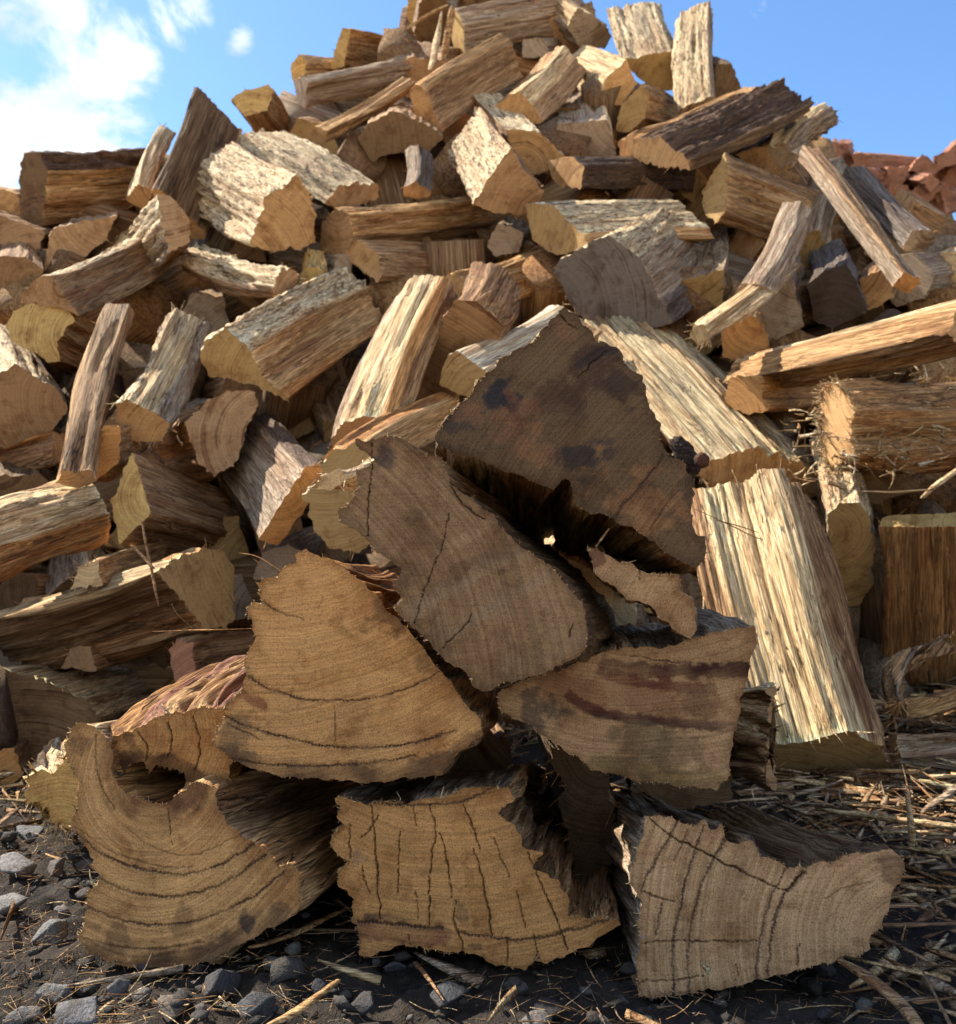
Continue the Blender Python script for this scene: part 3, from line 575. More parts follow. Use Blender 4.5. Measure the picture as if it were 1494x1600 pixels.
# ---------------------------------------------------------------- behind the stack
log('sunlit cream log glimpsed through the gap under the topmost stacked log', [(845,880),(870,850),(930,855),(960,905),(990,945),(990,975),(940,972),(905,930)], (930,840), 'ccccct', 'c', d=0.86, L=0.3)
log('short reddish block with pale stripes standing right of the dark square stacked log', [(1199,1078),(1209,1084),(1212,1150),(1210,1232),(1198,1230),(1200,1150)], (1095,1150), 'crrrrc', 'r', d=0.76, L=0.12, rough=2.4, step=0.002, fuzz=60)
log('big leaning log with sunlit cream left flank and ragged top right of the front stack', [(1195,1166),(1240,1163),(1290,1152),(1330,1140),(1362,1160),(1392,1184),(1398,1200),(1330,1212),(1270,1220),(1215,1228),(1178,1200),(1160,1172)], (1168,772), 'ccccrrkkkkk', 'm', d=0.98, L=0.345, nlen=60, step=0.0025, rough=1.7, fuzz=260, fuzzcol='c', lipf=0.12)
log('wide weathered cream slab sloping down right behind the topmost stacked log', [(1085,735),(1130,712),(1185,700),(1240,715),(1278,738),(1293,744),(1258,785),(1190,775),(1110,760)], (992,522), 'vvcvvgkkkk', 't', d=1.36, L=0.46, nlen=60, step=0.0025, rough=2.2, fuzz=320, fuzzcol='c', lipf=0.2)
log('short upright log with olive oval face and cream bark cap beside the leaning log', [(1291,805),(1312,785),(1345,785),(1370,835),(1362,915),(1330,974),(1303,900)], (1300,735), 'CCCggggg', 'm', d=1.27, L=0.2)
log('dark orange upright log with straight grain near the right edge', [(1372,822),(1384,806),(1500,800),(1520,812),(1492,824)], (1452,1060), 'ooooo', 'y', d=1.22, L=0.24, dark=0.75, rough=1.4)
SL = 'bark strips lying at the foot of the heap'
for _l, _f, _t, _d, _c in [
  ('broad grey brown slab on the ground at the right edge under the branch stub', [(1388,1215),(1392,1150),(1402,1148),(1410,1222)], (1530,1165), 1.0, 'gkgk'),
  ('reddish brown chunk touching the right side of the bottom right stacked log', [(1365,1475),(1372,1425),(1388,1420),(1395,1470)], (1450,1432), 0.70, 'rkrd'),
  ('flat striped slab lying right of the reddish brown chunk', [(1402,1425),(1406,1392),(1414,1390),(1420,1428)], (1530,1400), 0.76, 'kgkg'),
  ('long grey slab slanting out of the bottom right corner', [(1392,1490),(1398,1472),(1410,1472),(1412,1494)], (1530,1540), 0.60, 'gGgk'),
  ('pale split slat lying just under the stripped branch', [(1300,1305),(1304,1292),(1312,1292),(1314,1308)], (1440,1330), 0.84, 'ccgk'),
  ('brown slab half buried in litter above the stripped branch', [(1262,1262),(1268,1236),(1280,1234),(1286,1262)], (1400,1225), 0.96, 'kdkd'),
  ('thin tan slab leaning on the litter below the orange upright log', [(1400,1120),(1404,1096),(1412,1094),(1418,1122)], (1520,1070), 1.10, 'tktk'),
  ('dark slab behind the bottom right stacked log', [(1245,1300),(1252,1262),(1264,1260),(1270,1302)], (1400,1270), 0.90, 'dkdk')]:
    log(_l, _f, _t, _c, 'k', d=_d, L=0.10, name='bark_strip', cat='bark strip', group=SL, rough=1.6, fuzz=50, step=0.002)
log('curved fibrous brown branch stub lying below the orange upright log', [(1375,1108),(1392,1090),(1410,1092),(1412,1112),(1395,1130)], (1472,1000), 'kkgk', 't', d=1.02, L=0.14, bow=0.012, fuzz=120, rough=2.6, taper=0.6)

# logs lying in the shade right behind the stack
log('shade tinted splintered log filling the gap between the bottom middle and bottom right logs', [(862,1175),(945,1180),(952,1290),(940,1400),(905,1390),(872,1270)], (890,1180), 'dkdkdd', 'd', d=0.70, L=0.2, rough=2.6, fuzz=160, fuzzcol='o', step=0.003, dark=0.6)  # tint darkened so the gap's shade sits in the log's colour
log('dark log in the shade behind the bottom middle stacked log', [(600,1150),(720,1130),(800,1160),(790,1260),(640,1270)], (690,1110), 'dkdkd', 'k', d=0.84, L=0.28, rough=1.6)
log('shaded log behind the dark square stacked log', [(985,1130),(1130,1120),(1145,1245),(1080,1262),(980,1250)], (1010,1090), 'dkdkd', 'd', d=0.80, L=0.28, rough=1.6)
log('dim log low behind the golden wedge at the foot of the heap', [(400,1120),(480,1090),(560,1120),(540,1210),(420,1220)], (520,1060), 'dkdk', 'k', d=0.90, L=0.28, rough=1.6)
log('dark splintered log packed between the bright edged post and the crowning log', [(648,75),(655,0),(700,-15),(712,60),(690,105)], (700,-50), 'dkgkd', 'd', o=0.10, rough=2.0, fuzz=60)
log('brown log wedged under the red brown stub near the peak', [(600,125),(640,88),(700,95),(722,140),(650,160)], (650,90), 'tkkkd', 'k', o=0.10, rough=1.4)
log('log behind the crowning log leaving the top of the photo', [(740,20),(760,-40),(850,-50),(870,15),(800,40)], (800,-90), 'tktkg', 'k', o=0.12, rough=1.4)
log('brown log packed behind the gap between the crowning log and the rough pale log end', [(830,75),(850,25),(910,30),(930,90),(870,110)], (880,20), 'tkkkd', 'k', o=0.14, rough=1.4)
# ---------------------------------------------------------------- the heap: top of the mound
log('small golden log end catching sun at the far left shoulder of the peak', [(455,100),(467,86),(478,95),(474,120),(462,138),(455,120)], (545,108), 'tttttt', 'y', o=0.05)
log('golden wedge log with bright narrow left end at the left shoulder of the peak', [(515,108),(535,42),(549,45),(543,62),(538,104)], (625,85), 'tyottt', 'y')
log('grey striated log below the golden wedge near the left shoulder of the peak', [(460,128),(470,118),(480,128),(478,170),(466,162)], (640,112), 'gggkrr', 'g', rough=1.6)
log('thin splintery rail lying diagonally across the left shoulder under the grey striated log', [(480,210),(492,196),(512,205),(508,222),(490,226)], (635,135), 'tttkkk', 't', o=-0.03, fuzz=60)
log('shaded brown log end below the broad plank near the peak centre', [(558,218),(580,190),(615,173),(660,190),(692,215),(670,236),(600,242),(583,252)], (632,196), 'k', 'd')
log('small upright dark stub in the hollow above the long ridge log', [(628,292),(650,283),(674,300),(668,310),(632,307)], (655,240), 'gGdd', 'k', L=0.16)
log('broad grey brown plank shaped log below the very top of the heap', [(640,140),(652,132),(668,146),(680,180),(692,205),(680,206),(650,186)], (795,88), 'ttkkkttt', 't', o=-0.06, rough=0.9)
log('square brown log with a bright sunlit upper edge right of the broad plank', [(768,170),(800,146),(812,143),(832,166),(850,190),(842,194),(775,182)], (882,95), 'tcckkkk', 't', o=-0.05)
log('curved tan log right of the square brown log under the peak', [(935,156),(946,124),(979,93),(995,132),(972,164),(950,164)], (898,110), 'cctttt', 't')
log('topmost big log crowning the heap, grey side with long horizontal grain', [(703,20),(712,14),(724,40),(726,84),(714,88),(706,60)], (880,22), 'gggkkk', 'y', rough=1.2)
log('rough pale log end at the right of the crowning log', [(885,40),(905,10),(935,30),(957,56),(945,76),(905,72)], (850,-10), 'ccBBgg', 'g', rough=1.8, fuzz=30)
log('short post with a bright edge at the upper left of the crowning log', [(636,25),(641,-25),(652,-18),(652,20),(642,36)], (700,0), 'yydddd', 'y', o=0.08)
log('red brown stub jammed left of the crowning log', [(615,66),(635,58),(650,84),(645,110),(622,92)], (690,112), 'rrddd', 'r', o=0.02)
log('grey stub between the broad plank and the crowning log', [(815,90),(818,62),(850,60),(858,90)], (900,80), 'g', 'g', o=0.08)
log('rounded cream log with shaded flat end at the right of the peak', [(970,93),(1010,86),(1051,81),(1066,95),(1067,139),(1037,142),(995,121)], (1000,28), 'CCCkkkk', 'm')
log('upright pale weathered post sticking out of the heap against the sky', [(1056,184),(1062,168),(1112,150),(1118,162),(1100,190)], (1088,22), 'CCgBB', 'g', o=0.02, rough=1.3)
log('dark red brown lump behind the upright pale post', [(1115,158),(1120,100),(1142,100),(1162,140),(1158,170)], (1090,120), 'd', 'd', o=0.12, L=0.2)
log('short log with green tinted end left of the upright post base', [(963,206),(970,168),(1004,130),(1014,148),(1008,185),(985,206)], (1062,200), 'cckttt', 'm')
log('long dark barked log with golden cut end jutting to the right skyline', [(966,220),(1000,216),(1032,214),(1050,230),(1078,250),(1076,266),(1020,258),(970,248)], (1215,152), 'tDDDdrrt', 't', o=-0.1, L=0.4, rough=2.2, fuzz=30)
log('ragged bleached broken stump against the sky right of the dark barked log', [(1180,246),(1205,228),(1232,224),(1245,250),(1220,266)], (1285,182), 'BcgBB', 'g', L=0.22, rough=3.5, fuzz=70, fuzzcol='c')
log('shadowed tan log face under the ragged bleached stump', [(1150,240),(1190,228),(1232,224),(1238,262),(1200,276),(1165,262)], (1225,205), 'k', 'k', o=0.03)
log('small golden ended dark log lying level above the big pale slab', [(856,252),(895,246),(912,262),(908,298),(878,292),(862,280)], (1060,272), 'tDDDdd', 't', o=-0.05)
log('big flat topped pale weathered log right of centre in the upper heap', [(821,318),(866,320),(886,345),(912,366),(918,386),(870,399),(832,374)], (1068,348), 'CCCtttg', 'm', o=-0.08, rough=1.1)
log('large squared log with dark left end and pale split face under the jutting barked log', [(1097,299),(1132,238),(1138,262),(1136,325),(1120,350),(1102,334)], (1310,368), 'gktkkk', 'm', o=-0.02, L=0.4, rough=1.3)
log('long straight grey rail sloping steeply down to the right', [(1396,447),(1412,425),(1437,430),(1441,443),(1418,460)], (1266,243), 'gkgkk', 'o', o=-0.16, L=0.45)
log('dark grey board with cream upper tip beside the long straight rail', [(1410,388),(1425,358),(1458,362),(1462,376),(1435,398)], (1335,275), 'GGGgg', 'g', o=0.0)
log('red brown beam sloping to the right edge below the distant red heap', [(1392,312),(1408,292),(1430,310),(1412,342)], (1535,392), 'rrkk', 'r', o=0.05)
log('pale grey facetted block by the right edge under the red brown beam', [(1370,440),(1385,400),(1430,395),(1460,430),(1445,468),(1400,478)], (1500,420), 'gcggg', 'g', o=0.05)
log('grey wood block at the right edge beyond the facetted block', [(1455,430),(1470,395),(1510,390),(1530,440),(1490,460)], (1560,400), 'gcBgg', 'c', o=0.08)
log('narrow flat grey board standing diagonally in front of the large squared log', [(1150,462),(1158,444),(1190,444),(1212,458),(1195,472)], (1243,328), 'gggg', 'g', o=-0.12, rough=0.6, L=0.3)
log('long splintery cream stick propped over a dark gap in the right of the heap', [(1078,528),(1086,510),(1100,512),(1110,530),(1092,540)], (1236,408), 'cccg', 'c', o=-0.12, L=0.3, fuzz=140, fuzzcol='c', name='splintered_stick', cat='wood stick', rough=1.6)
log('squared log with plain tan end in the shade below the big pale slab', [(1051,440),(1092,430),(1132,420),(1127,492),(1079,490)], (1105,385), 'gBgk', 'm', o=0.08)
log('near black wet looking log face in the right of the heap', [(1262,445),(1295,420),(1321,410),(1340,445),(1357,489),(1302,512),(1270,500)], (1300,415), 'G', 'n', o=0.0)
log('short log with clean tan face right of the near black log', [(1341,437),(1377,421),(1401,465),(1357,487)], (1400,415), 'kgkk', 't', o=0.03)
log('grey log behind the splintery cream stick in the right gap', [(1178,489),(1234,430),(1258,509),(1194,540)], (1230,440), 'g', 'g', o=0.05)
log('small golden chip ended log at the foot of the splintery cream stick', [(1128,510),(1150,480),(1185,500),(1205,545),(1165,565),(1130,560)], (1150,470), 't', 'o', o=0.02, fuzz=50)
log('long sunlit tan log running up to the right edge', [(1128,598),(1150,560),(1190,550),(1215,588),(1175,612)], (1530,500), 'tcttk', 't', L=0.43, toward=True, o=0.06, nlen=40, fuzz=60, rough=1.5)
log('brown log under the long sunlit tan log at the right', [(1128,632),(1140,590),(1180,585),(1200,640),(1165,650)], (1300,615), 'ttook', 'o', o=-0.02, rough=1.3, L=0.32)
log('thick log covered with matted shavings at the right edge', [(1286,700),(1288,615),(1312,596),(1336,640),(1332,718),(1300,738)], (1560,655), 'ccktok', 't', L=0.31, o=-0.12, rough=2.6, fuzz=1300, fuzzcol='c', nlen=40)
log('red brown log end below the shavings covered log', [(1240,760),(1290,690),(1400,700),(1440,760),(1340,800)], (1380,690), 'k', 'd', o=0.06, fuzz=60)

# ---------------------------------------------------------------- left part of the heap
log('large barked log with golden split face at the left skyline', [(33,356),(30,290),(37,240),(62,237),(74,268),(66,354)], (218,278), 'DDDDttt', 'd', o=-0.02, rough=1.6)
log('red tan log at the left edge below the large barked log', [(-60,352),(-40,320),(0,335),(70,365),(60,395),(-30,400)], (90,380), 'rrrdd', 'r', o=0.04)
log('tan topped log at the left edge of the skyline', [(-50,330),(-30,290),(0,293),(28,303),(32,340)], (60,320), 't', 't', o=0.12)
log('shaded tan end under the large barked log', [(68,422),(80,358),(130,345),(182,338),(165,375),(100,424)], (140,370), 'k', 'k', o=0.05)
log('dull red log end at the left edge above the round golden end', [(-20,460),(-10,402),(40,400),(68,420),(50,455),(0,470)], (40,395), 'r', 'r', o=0.05)
log('pointed brown log standing up against the sky at the left', [(236,294),(250,296),(272,320),(322,362),(318,374),(290,372),(250,335)], (338,178), 'dddttoo', 't', o=0.02, rough=0.8)
log('narrow fibrous golden log leaning left of the pointed brown log', [(198,312),(215,286),(240,298),(228,330)], (256,215), 'ccoo', 't', o=0.05, fuzz=50)
log('square block with green gold end on the skyline right of the pointed log', [(361,154),(385,140),(420,132),(427,142),(418,173),(383,181),(370,170)], (432,210), 'tttkkk', 'y', o=0.0, L=0.25)
log('long white barked log in full sun pointing down right in the upper left', [(505,318),(530,290),(560,284),(592,288),(590,310),(555,325),(530,328)], (405,222), 'CCCCkkg', 'k', o=-0.05, rough=1.4, fuzz=20, fuzzcol='c')
log('big cream barked log with shaded tan face and torn red fibres', [(390,388),(400,352),(415,312),(438,297),(465,271),(482,300),(492,335),(495,380),(468,390),(435,391)], (348,283), 'CCCCkkkkC', 't', o=-0.12, rough=1.8, fuzz=50, fuzzcol='r')
log('curved weathered log with pale bark edge left of the torn fibre log', [(244,302),(268,305),(295,341),(296,378),(264,396),(256,365)], (165,440), 'CkkkBC', 'k', o=-0.1, rough=1.3)
log('long red brown split log running down left, pale rim on its upper edge', [(32,472),(40,450),(65,430),(80,428),(98,462),(130,494),(95,482)], (222,392), 'CCCrrrrk', 'k', o=-0.14, rough=1.1)
log('bright fibrous barked log below the torn fibre log', [(425,449),(438,418),(468,426),(464,452),(432,468)], (300,405), 'CCCrk', 'k', o=-0.08, rough=2.0, fuzz=70, fuzzcol='c')
log('grey log peeping out behind the bright fibrous barked log', [(520,425),(528,395),(552,400),(548,430)], (420,395), 'gg', 'g', o=0.05)
log('clump ended golden splinter between the fibrous log and the mossy golden log', [(468,440),(480,418),(505,422),(508,446)], (490,402), 'y', 'y', o=-0.02, L=0.12, fuzz=60, fuzzcol='y')
log('long horizontal log with dark knotty flank in the upper centre', [(500,395),(503,347),(530,325),(545,332),(552,372),(540,405)], (752,338), 'gtttdrk', 'k', o=-0.02, L=0.42, rough=1.6)
log('low grey brown log under the dark knotty log, tiny golden left end', [(538,378),(556,373),(590,395),(598,430),(590,442),(541,404)], (768,412), 'gkkkk', 't', o=0.02, L=0.4)
log('rounded grey stub in the hollow right of the dark knotty log', [(760,385),(778,350),(820,362),(812,395),(775,400)], (800,350), 'g', 'g', o=0.08)
log('large bright cream log with cracked sunlit flank and shaded end near the centre top', [(745,306),(772,268),(800,232),(818,260),(852,300),(835,330),(812,336),(768,330),(738,320)], (746,226), 'CCkkkkkkC', 'k', o=-0.12, rough=1.3)
log('tan shaded log end right of the large bright cream log', [(790,200),(845,207),(884,248),(850,270),(832,274),(805,250)], (772,178), 'CCkkk', 't', o=0.0)
log('pale grey plank pair behind the tan shaded end', [(865,225),(872,194),(950,186),(963,242),(900,246)], (900,170), 'cgcg', 'g', o=0.06)
log('dark reddish log in the gap under the square brown log', [(850,205),(870,168),(930,172),(950,205)], (900,160), 'd', 'd', o=0.12)
log('sunlit fibrous log running up right toward the dark grey block', [(696,434),(712,426),(735,448),(755,488),(728,486)], (865,405), 'ttoogg', 't', o=0.0, rough=1.8, fuzz=50)
log('large dark grey block with frayed top edge right of centre', [(864,425),(880,405),(905,388),(952,368),(1000,402),(1035,470),(1052,506),(960,522),(900,490)], (1020,385), 'gCCCgGG', 'G', o=-0.02, L=0.3, fuzz=60, rough=1.3, fuzzcol='c')
log('large golden log with black and cream bark on top left of centre', [(312,557),(330,524),(350,508),(394,552),(404,580),(440,612),(450,626),(395,602),(322,587)], (560,468), 'CCCttoogg', 'm', o=-0.12, L=0.4, rough=1.5)
log('upright narrow brown stick log in the left of the heap', [(86,754),(98,735),(140,735),(152,750),(120,765)], (184,488), 'tkkkk', 'k', o=-0.14, L=0.36, rough=1.0)
log('round golden log end facing the sun at the left', [(8,510),(20,487),(50,475),(110,480),(115,500),(90,534),(94,564),(77,566),(60,556),(17,531)], (160,572), 'toootoo', 'y', o=-0.05)
log('shaded log end with pale rim at the left edge under the round golden end', [(-30,600),(25,568),(85,605),(108,640),(85,672),(15,702),(-30,690)], (0,560), 'CCkkkkk', 'k', o=0.03)
log('red splintered log crossing behind the upright stick at the left edge', [(80,670),(104,680),(108,712),(85,722)], (-60,760), 'oorr', 'r', o=0.02, fuzz=50, rough=1.8)
log('dark log in the gap at the left edge below the red splintered log', [(-40,800),(-20,745),(60,740),(92,770),(60,810)], (40,730), 'd', 'd', o=0.08)
log('sunlit frayed log with grey top standing between upright stick and rounded arc end', [(183,634),(197,624),(245,648),(264,662),(252,690),(202,690),(186,668)], (292,508), 'CcggkkCC', 't', o=-0.14, rough=1.4, fuzz=80, fuzzcol='c')
log('small wedge with bright yellow sunlit top left under the frayed log', [(117,712),(140,688),(161,664),(188,668),(188,718),(144,757),(124,736)], (200,680), 'yyokkk', 'o', o=-0.12, L=0.15)
log('log with brown arc shaped end and curved rings in the left middle', [(301,690),(291,660),(318,630),(355,608),(398,612),(406,634),(385,668),(378,695),(366,728),(335,746),(311,722)], (258,706), 'ookkkkkk', 'k', o=-0.04, rough=1.4, pith=(430,690))
log('wide upright log with grey front and reddish foot in the left middle', [(405,842),(440,788),(478,730),(495,725),(516,736),(492,765),(475,802),(432,850)], (392,690), 'ggDDkoo', 'o', o=-0.12, rough=0.9)
log('block with yellow sunlit end below the brown arc shaped end', [(174,778),(190,748),(202,716),(208,710),(216,732),(226,765),(235,802),(214,820),(186,852),(180,818)], (372,830), 'tgkkkkkk', 'y', o=-0.08, rough=0.9)
log('large striped log with cream grooves running off the left edge', [(108,752),(150,760),(172,800),(168,842),(125,856),(100,810)], (-95,880), 'ccoookkc', 'o', o=-0.05, toward=True, L=0.235, rough=1.9, nlen=40, fuzz=50)
log('long low log with olive end and brown flank left of the golden wedge', [(242,892),(285,868),(345,853),(362,886),(366,975),(320,986),(296,950)], (45,990), 'ctkkkkd', 'm', o=-0.05, L=0.27, rough=1.7, nlen=40, fuzz=50)
log('pale frayed chunk lying on the long low log', [(110,920),(125,885),(150,880),(160,915)], (272,860), 'cctt', 'c', o=-0.12, fuzz=90, fuzzcol='c')
log('brown barked underside log below the long low log', [(95,1045),(110,1010),(140,1010),(150,1050)], (305,975), 'dkk', 'k', o=0.04)
log('short square red brown billet left of the golden wedge', [(264,1016),(276,1004),(300,1002),(306,1060),(300,1080),(274,1066)], (400,1018), 'rrrdd', 'R', o=-0.03, L=0.2)
log('broad curved log with dark charred red face at the lower left edge', [(-40,1060),(0,1046),(60,1058),(140,1095),(160,1120),(140,1150),(100,1192),(20,1210),(-40,1190)], (215,1075), 'ccccddddd', 'd', d=1.08, L=0.34, rough=1.6, fuzz=60)
log('grey log behind the tip of the golden wedge', [(396,905),(405,862),(450,850),(490,870),(470,905)], (500,840), 'g', 'g', o=0.03)
log('long sunlit stick log leaning up right of the wide upright log', [(513,697),(530,668),(545,655),(600,655),(618,668),(628,690),(570,705)], (668,452), 'gccorrd', 'r', o=-0.12, L=0.36, rough=1.3, nlen=40)
log('flat red brown plate leaning behind the long sunlit stick log', [(625,670),(640,620),(708,466),(745,470),(788,510),(762,560),(700,640),(655,690)], (735,520), 'r', 'r', o=-0.02, L=0.1, jag=0.4)
log('pale lilac topped log with olive end above the tilted stacked log', [(686,600),(692,575),(701,554),(716,550),(765,585),(800,602),(780,642),(735,625)], (885,510), 'twwwkkk', 'm', o=-0.14, rough=0.7)
log('brown log with orange lit rim behind the tilted stacked log', [(505,718),(522,698),(550,705),(575,760),(530,762)], (705,640), 'ootkk', 'o', o=-0.22, L=0.3, fuzz=40)
log('mossy olive log end with wavy rings behind the tip of the tilted stacked log', [(472,775),(497,754),(510,712),(555,690),(600,720),(602,850),(560,864),(515,857),(478,812)], (590,760), 'CCtttkkkC', 'm', o=-0.2, L=0.25, rough=1.5, fuzz=40)
log('white frayed splinter lying on the mossy olive log end', [(498,765),(502,748),(530,732),(540,748),(515,768)], (580,716), 'w', 'c', d=0.72, L=0.05, fuzz=8, fuzzcol='w', name='wood_splinter', cat='wood splinter')
log('small reddish chunk on the ground at the left edge', [(-20,1235),(-15,1175),(20,1170),(32,1205),(10,1240)], (30,1160), 'r', 'o', d=1.0, L=0.15)
log('flat grey offcut lying left of the bottom left stacked log', [(20,1266),(30,1240),(60,1208),(76,1205),(74,1230),(45,1272)], (70,1185), 'g', 'c', d=0.93, L=0.05, name='wood_offcut', cat='wood offcut')
log('golden crumbly chunk beside the bottom left stacked log', [(40,1260),(52,1222),(90,1200),(118,1180),(124,1240),(118,1290),(90,1290),(70,1262)], (110,1205), 'ycyy', 'y', d=0.74, L=0.10, rough=2.6, fuzz=120, fuzzcol='y', name='rotten_wood_chunk', cat='wood chunk')
# ---------------------------------------------------------------- knot on the cream slab
def knot():
    c = CP + ray(1095, 718) * 1.075
    root = bpy.data.objects.new('resin_knot', None); COL.objects.link(root); root.location = c
    return root
# ---------------------------------------------------------------- second heap of red logs far behind on the right
DG = 'red logs of the distant heap'
for lab, f, far in [
  ('distant red log at the left tip of the far heap', [(1290,242),(1294,222),(1325,224),(1330,242)], (1316,226)),
  ('distant long red log across the top of the far heap', [(1296,262),(1302,240),(1330,238),(1336,262)], (1422,258)),
  ('distant pale topped red log under the long red log', [(1370,300),(1376,272),(1424,276),(1424,302)], (1360,270)),
  ('distant red log low behind the dark grey board', [(1320,318),(1330,292),(1372,290),(1380,320)], (1400,300)),
  ('distant upright red log at the right edge of the photo', [(1455,285),(1470,246),(1492,226),(1510,250),(1505,290)], (1500,240)),
  ('distant dull red log left of the upright red log', [(1424,304),(1432,286),(1470,284),(1474,306)], (1500,284)),
  ('distant red log at the right edge above the red brown beam', [(1380,335),(1400,306),(1470,300),(1480,336)], (1520,300))]:
    log(lab, f, far, 'R', 'R', d=4.6, L=0.42, group=DG, step=0.012, nlen=14, fuzz=6, rough=1.6)
random.seed(5)
for px_, py_ in [(1425,292),(1450,300),(1472,304),(1405,300),(1370,292),(1310,300),(1350,310),(1395,315),(1430,312),(1300,236),(1345,250),(1368,262),(1405,268),(1340,272),(1445,262),(1480,250),(1492,282),(1452,284),(1395,288)]:
    r_ = random.uniform(18, 27); aa = random.uniform(0, 6)
    log('rough red log in the jumble of the distant heap', [(px_ + r_ * random.uniform(.8, 1.2) * math.cos(aa + q * 1.5), py_ + r_ * random.uniform(.5, .9) * math.sin(aa + q * 1.5)) for q in range(4)], (px_ + random.uniform(-60, 60), py_ + random.uniform(-2, 14)), random.choice(['RrkR', 'R', 'rR']), 'R', d=4.45 + random.uniform(-.1, .15), L=0.42, group='jumbled logs of the distant heap', step=0.010, nlen=14, fuzz=8, rough=2.6)
# ---------------------------------------------------------------- logs buried deeper in the heap and beside the frame
BG = 'logs buried behind the outer logs of the heap'
sky_x = [-900, -300, 0, 30, 230, 300, 370, 455, 540, 640, 700, 880, 950, 1130, 1240, 1320, 1494, 1900, 2500]
sky_y = [500, 330, 310, 260, 250, 190, 190, 130, 90, 10, -60, -60, 60, 130, 190, 260, 330, 450, 640]
random.seed(21)
STOP = set('with of in at on below above behind under right left lying leaning sloping running standing jammed catching beside facing pointing crossing near close peeping glimpsed crowning jutting sticking covered against propped between gleaming by glued over across along'.split())
def nick(s):
    w = []
    for k in s.replace(',', ' ').split():
        if k in STOP and w: break
        w.append(k)
    return ' '.join(w[-4:])
NAMED = [(r, x, y, nick(l)) for r, x, y, l in LOGS if 'distant' not in l]
USED = set()
def gap_label(px, py):
    near = sorted(NAMED, key=lambda t: (t[1] - px) ** 2 + (t[2] - py) ** 2)[:6]
    for i, j in ((0, 1), (0, 2), (1, 2), (0, 3), (1, 3), (2, 3), (0, 4), (1, 4), (0, 5)):
        s = 'shaded log deep between the %s and the %s' % (near[i][3], near[j][3])
        if s not in USED and near[i][3] != near[j][3] and len(s.split()) <= 16: USED.add(s); return s
    return 'shaded log showing only in the dark gaps between the outer logs'
def filler(px, py, off, out):
    dd = depth(py); d = dd + off; s = 1435 / d
    r = random.uniform(0.042, 0.070) * s; n = random.choice([4, 4, 5, 3, 5]); a0 = random.uniform(0, 6.28)
    face = [(px + r * random.uniform(.75, 1.15) * math.cos(a0 + 6.283 * i / n), py + r * random.uniform(.75, 1.15) * math.sin(a0 + 6.283 * i / n)) for i in range(n)]
    a = random.uniform(0, 6.283); q = random.uniform(30, 170)
    far = (px + q * math.cos(a), py + q * math.sin(a) * 0.7)
    if far[1] < np.interp(far[0], sky_x, sky_y) + 30: far = (far[0], np.interp(far[0], sky_x, sky_y) + 60)
    lab = gap_label(px, py)
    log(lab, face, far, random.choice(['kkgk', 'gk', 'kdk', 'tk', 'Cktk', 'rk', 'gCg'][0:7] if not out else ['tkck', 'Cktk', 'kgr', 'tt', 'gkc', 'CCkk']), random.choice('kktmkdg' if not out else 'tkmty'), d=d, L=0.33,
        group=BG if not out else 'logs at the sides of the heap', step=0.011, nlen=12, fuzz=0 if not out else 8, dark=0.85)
yy = 28
row = 0
while yy < 1230:
    xx = -560 + (row % 2) * 50
    while xx < 2050:
        inside = -30 < xx < 1524
        jx, jy = xx + random.uniform(-22, 22), yy + random.uniform(-22, 22)
        base = np.interp(jx, sky_x, sky_y)
        if jy > base + 62:
            if inside and not (jy > 1090 and jx > 440) and not (jy > 980 and jx > 1180): filler(jx, jy, random.uniform(0.15, 0.25), False)
        xx += 112 if inside else 100
    yy += 92; row += 1
# the inside, back and flanks of the heap: one mass of split logs nobody could count
CW = []; CV = []; CF = []; CT = []; nv = 0
def core_log(px, py, d):
    global nv
    c = CP + ray(px, py) * d
    if c[2] < -0.05: return
    ax = RS.normal(size=3) * np.array([1, 1, .55]); ax /= np.linalg.norm(ax); up = np.cross(ax, RS.normal(size=3)); up /= np.linalg.norm(up); sd_ = np.cross(ax, up)
    n = RS.choice([4, 5, 6]); r = RS.uniform(0.055, 0.085); a = np.sort(RS.uniform(0, 6.283 / n * .5, n) + np.arange(n) * 6.283 / n); L = RS.uniform(.15, .18)
    sec = []
    for i in range(n):
        p = np.array([math.cos(a[i]), math.sin(a[i])]) * r * RS.uniform(.8, 1.1); q = np.array([math.cos(a[(i + 1) % n]), math.sin(a[(i + 1) % n])]) * r
        for k in range(3): sec.append(p + (q - p) * k / 3 * (1 + RS.uniform(-.05, .05)))
    sec = np.array(sec); m = len(sec); K = 5; V = []
    for k in range(K):
        w = sec * (1 + RS.uniform(-.05, .05, (m, 1))); V.append(c + ax * (L * (2 * k / (K - 1) - 1)) + w[:, :1] * up + w[:, 1:] * sd_)
    CV.append(np.concatenate(V)); CW.append(np.stack([np.repeat(np.arange(K), m) * L / 2 + RS.rand() * 20, np.tile(sec[:, 0], K) + RS.rand() * 9, np.tile(sec[:, 1], K)], 1))
    for k in range(K - 1):
        for j in range(m): CF.append([nv + k * m + j, nv + k * m + (j + 1) % m, nv + (k + 1) * m + (j + 1) % m, nv + (k + 1) * m + j])
    CF.append([nv + j for j in range(m)][::-1]); CF.append([nv + (K - 1) * m + j for j in range(m)])
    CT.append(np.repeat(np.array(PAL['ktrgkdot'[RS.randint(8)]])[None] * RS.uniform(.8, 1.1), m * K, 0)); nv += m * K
print(sorted(set(t[3] for t in NAMED)))
